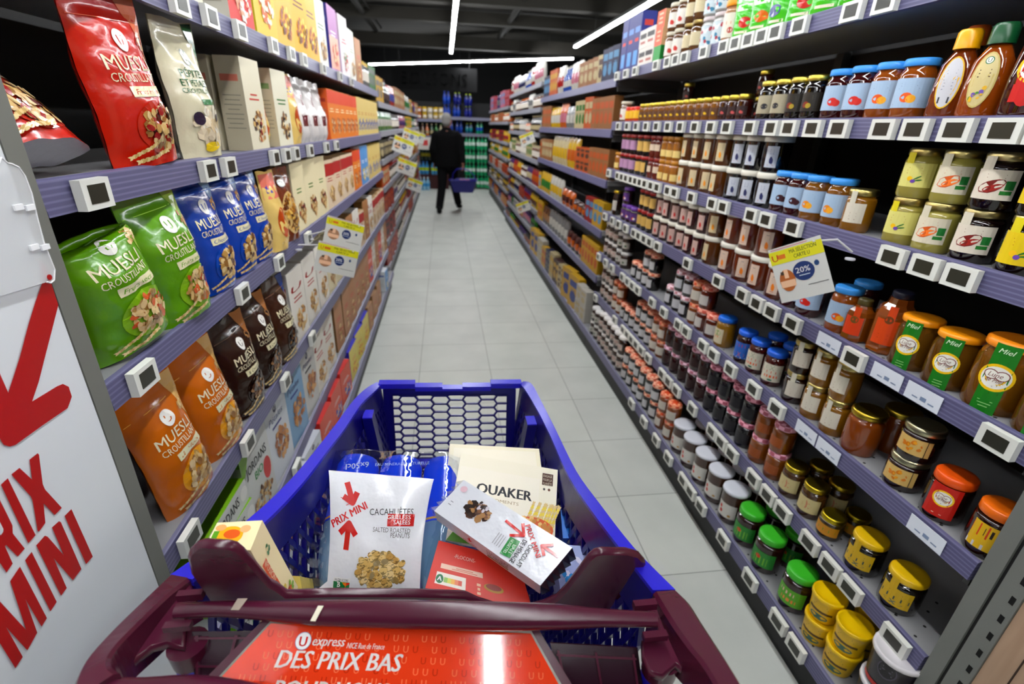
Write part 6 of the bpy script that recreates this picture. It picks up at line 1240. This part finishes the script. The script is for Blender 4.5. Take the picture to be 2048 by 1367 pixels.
def redb(A, W, H):
    A.text('-FLOCONS-', -W * .28, H * .22, H * .08, (250, 230, 220), w=W * .25, al='l'); A.rect(-W * .18, H * .0, W * .45, H * .1, (246, 214, 196)); A.bars(-W * .15, H * .01, W * .3, 2, H * .03, (226, 110, 80), H * .012)
    A.rect(-W * .28, -H * .25, W * .3, H * .24, (246, 240, 230), 2, 2); A.ell(-W * .39, -H * .26, W * .038, H * .09, (20, 140, 90), 16); A.text('A', -W * .39, -H * .3, H * .09, (250, 250, 250), bold=.04)
    for k, c in enumerate(((170, 210, 120), (226, 226, 120), (246, 200, 110), (240, 160, 120), (230, 120, 100))): A.rect(-W * .33 + W * .036 * k, -H * .26, W * .036, H * .1, c)
    A.ell(W * .15, -H * .2, W * .1, H * .08, (206, 160, 40), 16); A.ell(W * .15, -H * .18, W * .08, H * .06, (170, 60, 20), 16); A.bars(0, -H * .2, W * .04, 3, H * .08, (246, 200, 170), H * .05)
g = cq([(-.0224, .617, .8714), (.1050, .5780, .8560), (.1200, .5010, .827), (-.0429, .5491, .8459)], .04, (230, 66, 26), redb)
item('cereal_box', 'red-orange carton with green A nutrition score under the chocolate', 'box', [('carton', g)])
g = cq([(.168, .60, .862), (.225, .592, .86), (.215, .515, .835), (.165, .52, .838)], .05, (170, 180, 220), lambda A, W, H: A.cluster(0, 0, W * .4, H * .4, [(60, 150, 210), (220, 220, 240)], 12, .006), kind='film'); item('foil_packet', 'pale blue glossy packet beside right trolley ear', 'packet', [('wrapper', g)])
g = cq([(-.268, .60, .84), (-.24, .595, .84), (-.215, .53, .80), (-.245, .54, .80)], .05, (216, 196, 110), lambda A, W, H: A.cluster(0, 0, W * .4, H * .42, [(190, 160, 70), (236, 220, 150)], 40, .003), kind='film'); item('grain_packet', 'golden packet squeezed beside the tea carton', 'packet', [('wrapper', g)])
# yellow tea carton
TA, TB, TC, TD = Vector((-.308, .541, 1.008)), Vector((-.251, .540, 1.008)), Vector((-.249, .489, 1.008)), Vector((-.306, .502, 1.008)); ex = Vector((-.232, .562, .855)) - TB
g = G(); V_ = [TA, TB, TC, TD] + [p + ex for p in (TA, TB, TC, TD)]; CR = (250, 238, 200)
g.add(V_, [(0, 3, 2, 1), (4, 5, 6, 7), (0, 1, 5, 4), (1, 2, 6, 5), (2, 3, 7, 6), (3, 0, 4, 7)], CR, 'card')
S, W, H, N = quadS([TA, TB, TC, TD]); A = Art(); A.ell(-W * .1, -H * .05, W * .3, H * .36, (246, 196, 10), 22); A.ell(-W * .05, 0, W * .18, H * .18, (236, 120, 10), 18); A.ell(W * .2, H * .2, W * .12, H * .14, (244, 200, 150), 12); A.ell(-W * .35, H * .25, W * .12, H * .14, (246, 190, 130), 12); A.rect(-W * .4, -H * .05, W * .12, H * .3, (120, 180, 40)); A.onto(g, S)
S, W, H, N = quadS([TC + ex * 0, TB, TB + ex, TC + ex]); A = Art(); A.rect(-W * .28, -H * .05, W * .28, H * .6, (226, 110, 20)); A.text('INFUSION', -W * .33, H * .12, W * .2, (250, 236, 210), w=H * .3, rot=-PI / 2); A.cluster(W * .12, H * .25, W * .14, H * .06, [(60, 140, 80), (120, 170, 130)], 8, .0025); A.cluster(0, -H * .36, W * .4, H * .12, [(150, 190, 50), (230, 130, 40), (200, 70, 30), (226, 206, 80)], 26, .006); A.onto(g, S)
item('tea_carton', 'cream and orange tea carton standing at left trolley ear', 'box', [('carton', g)])
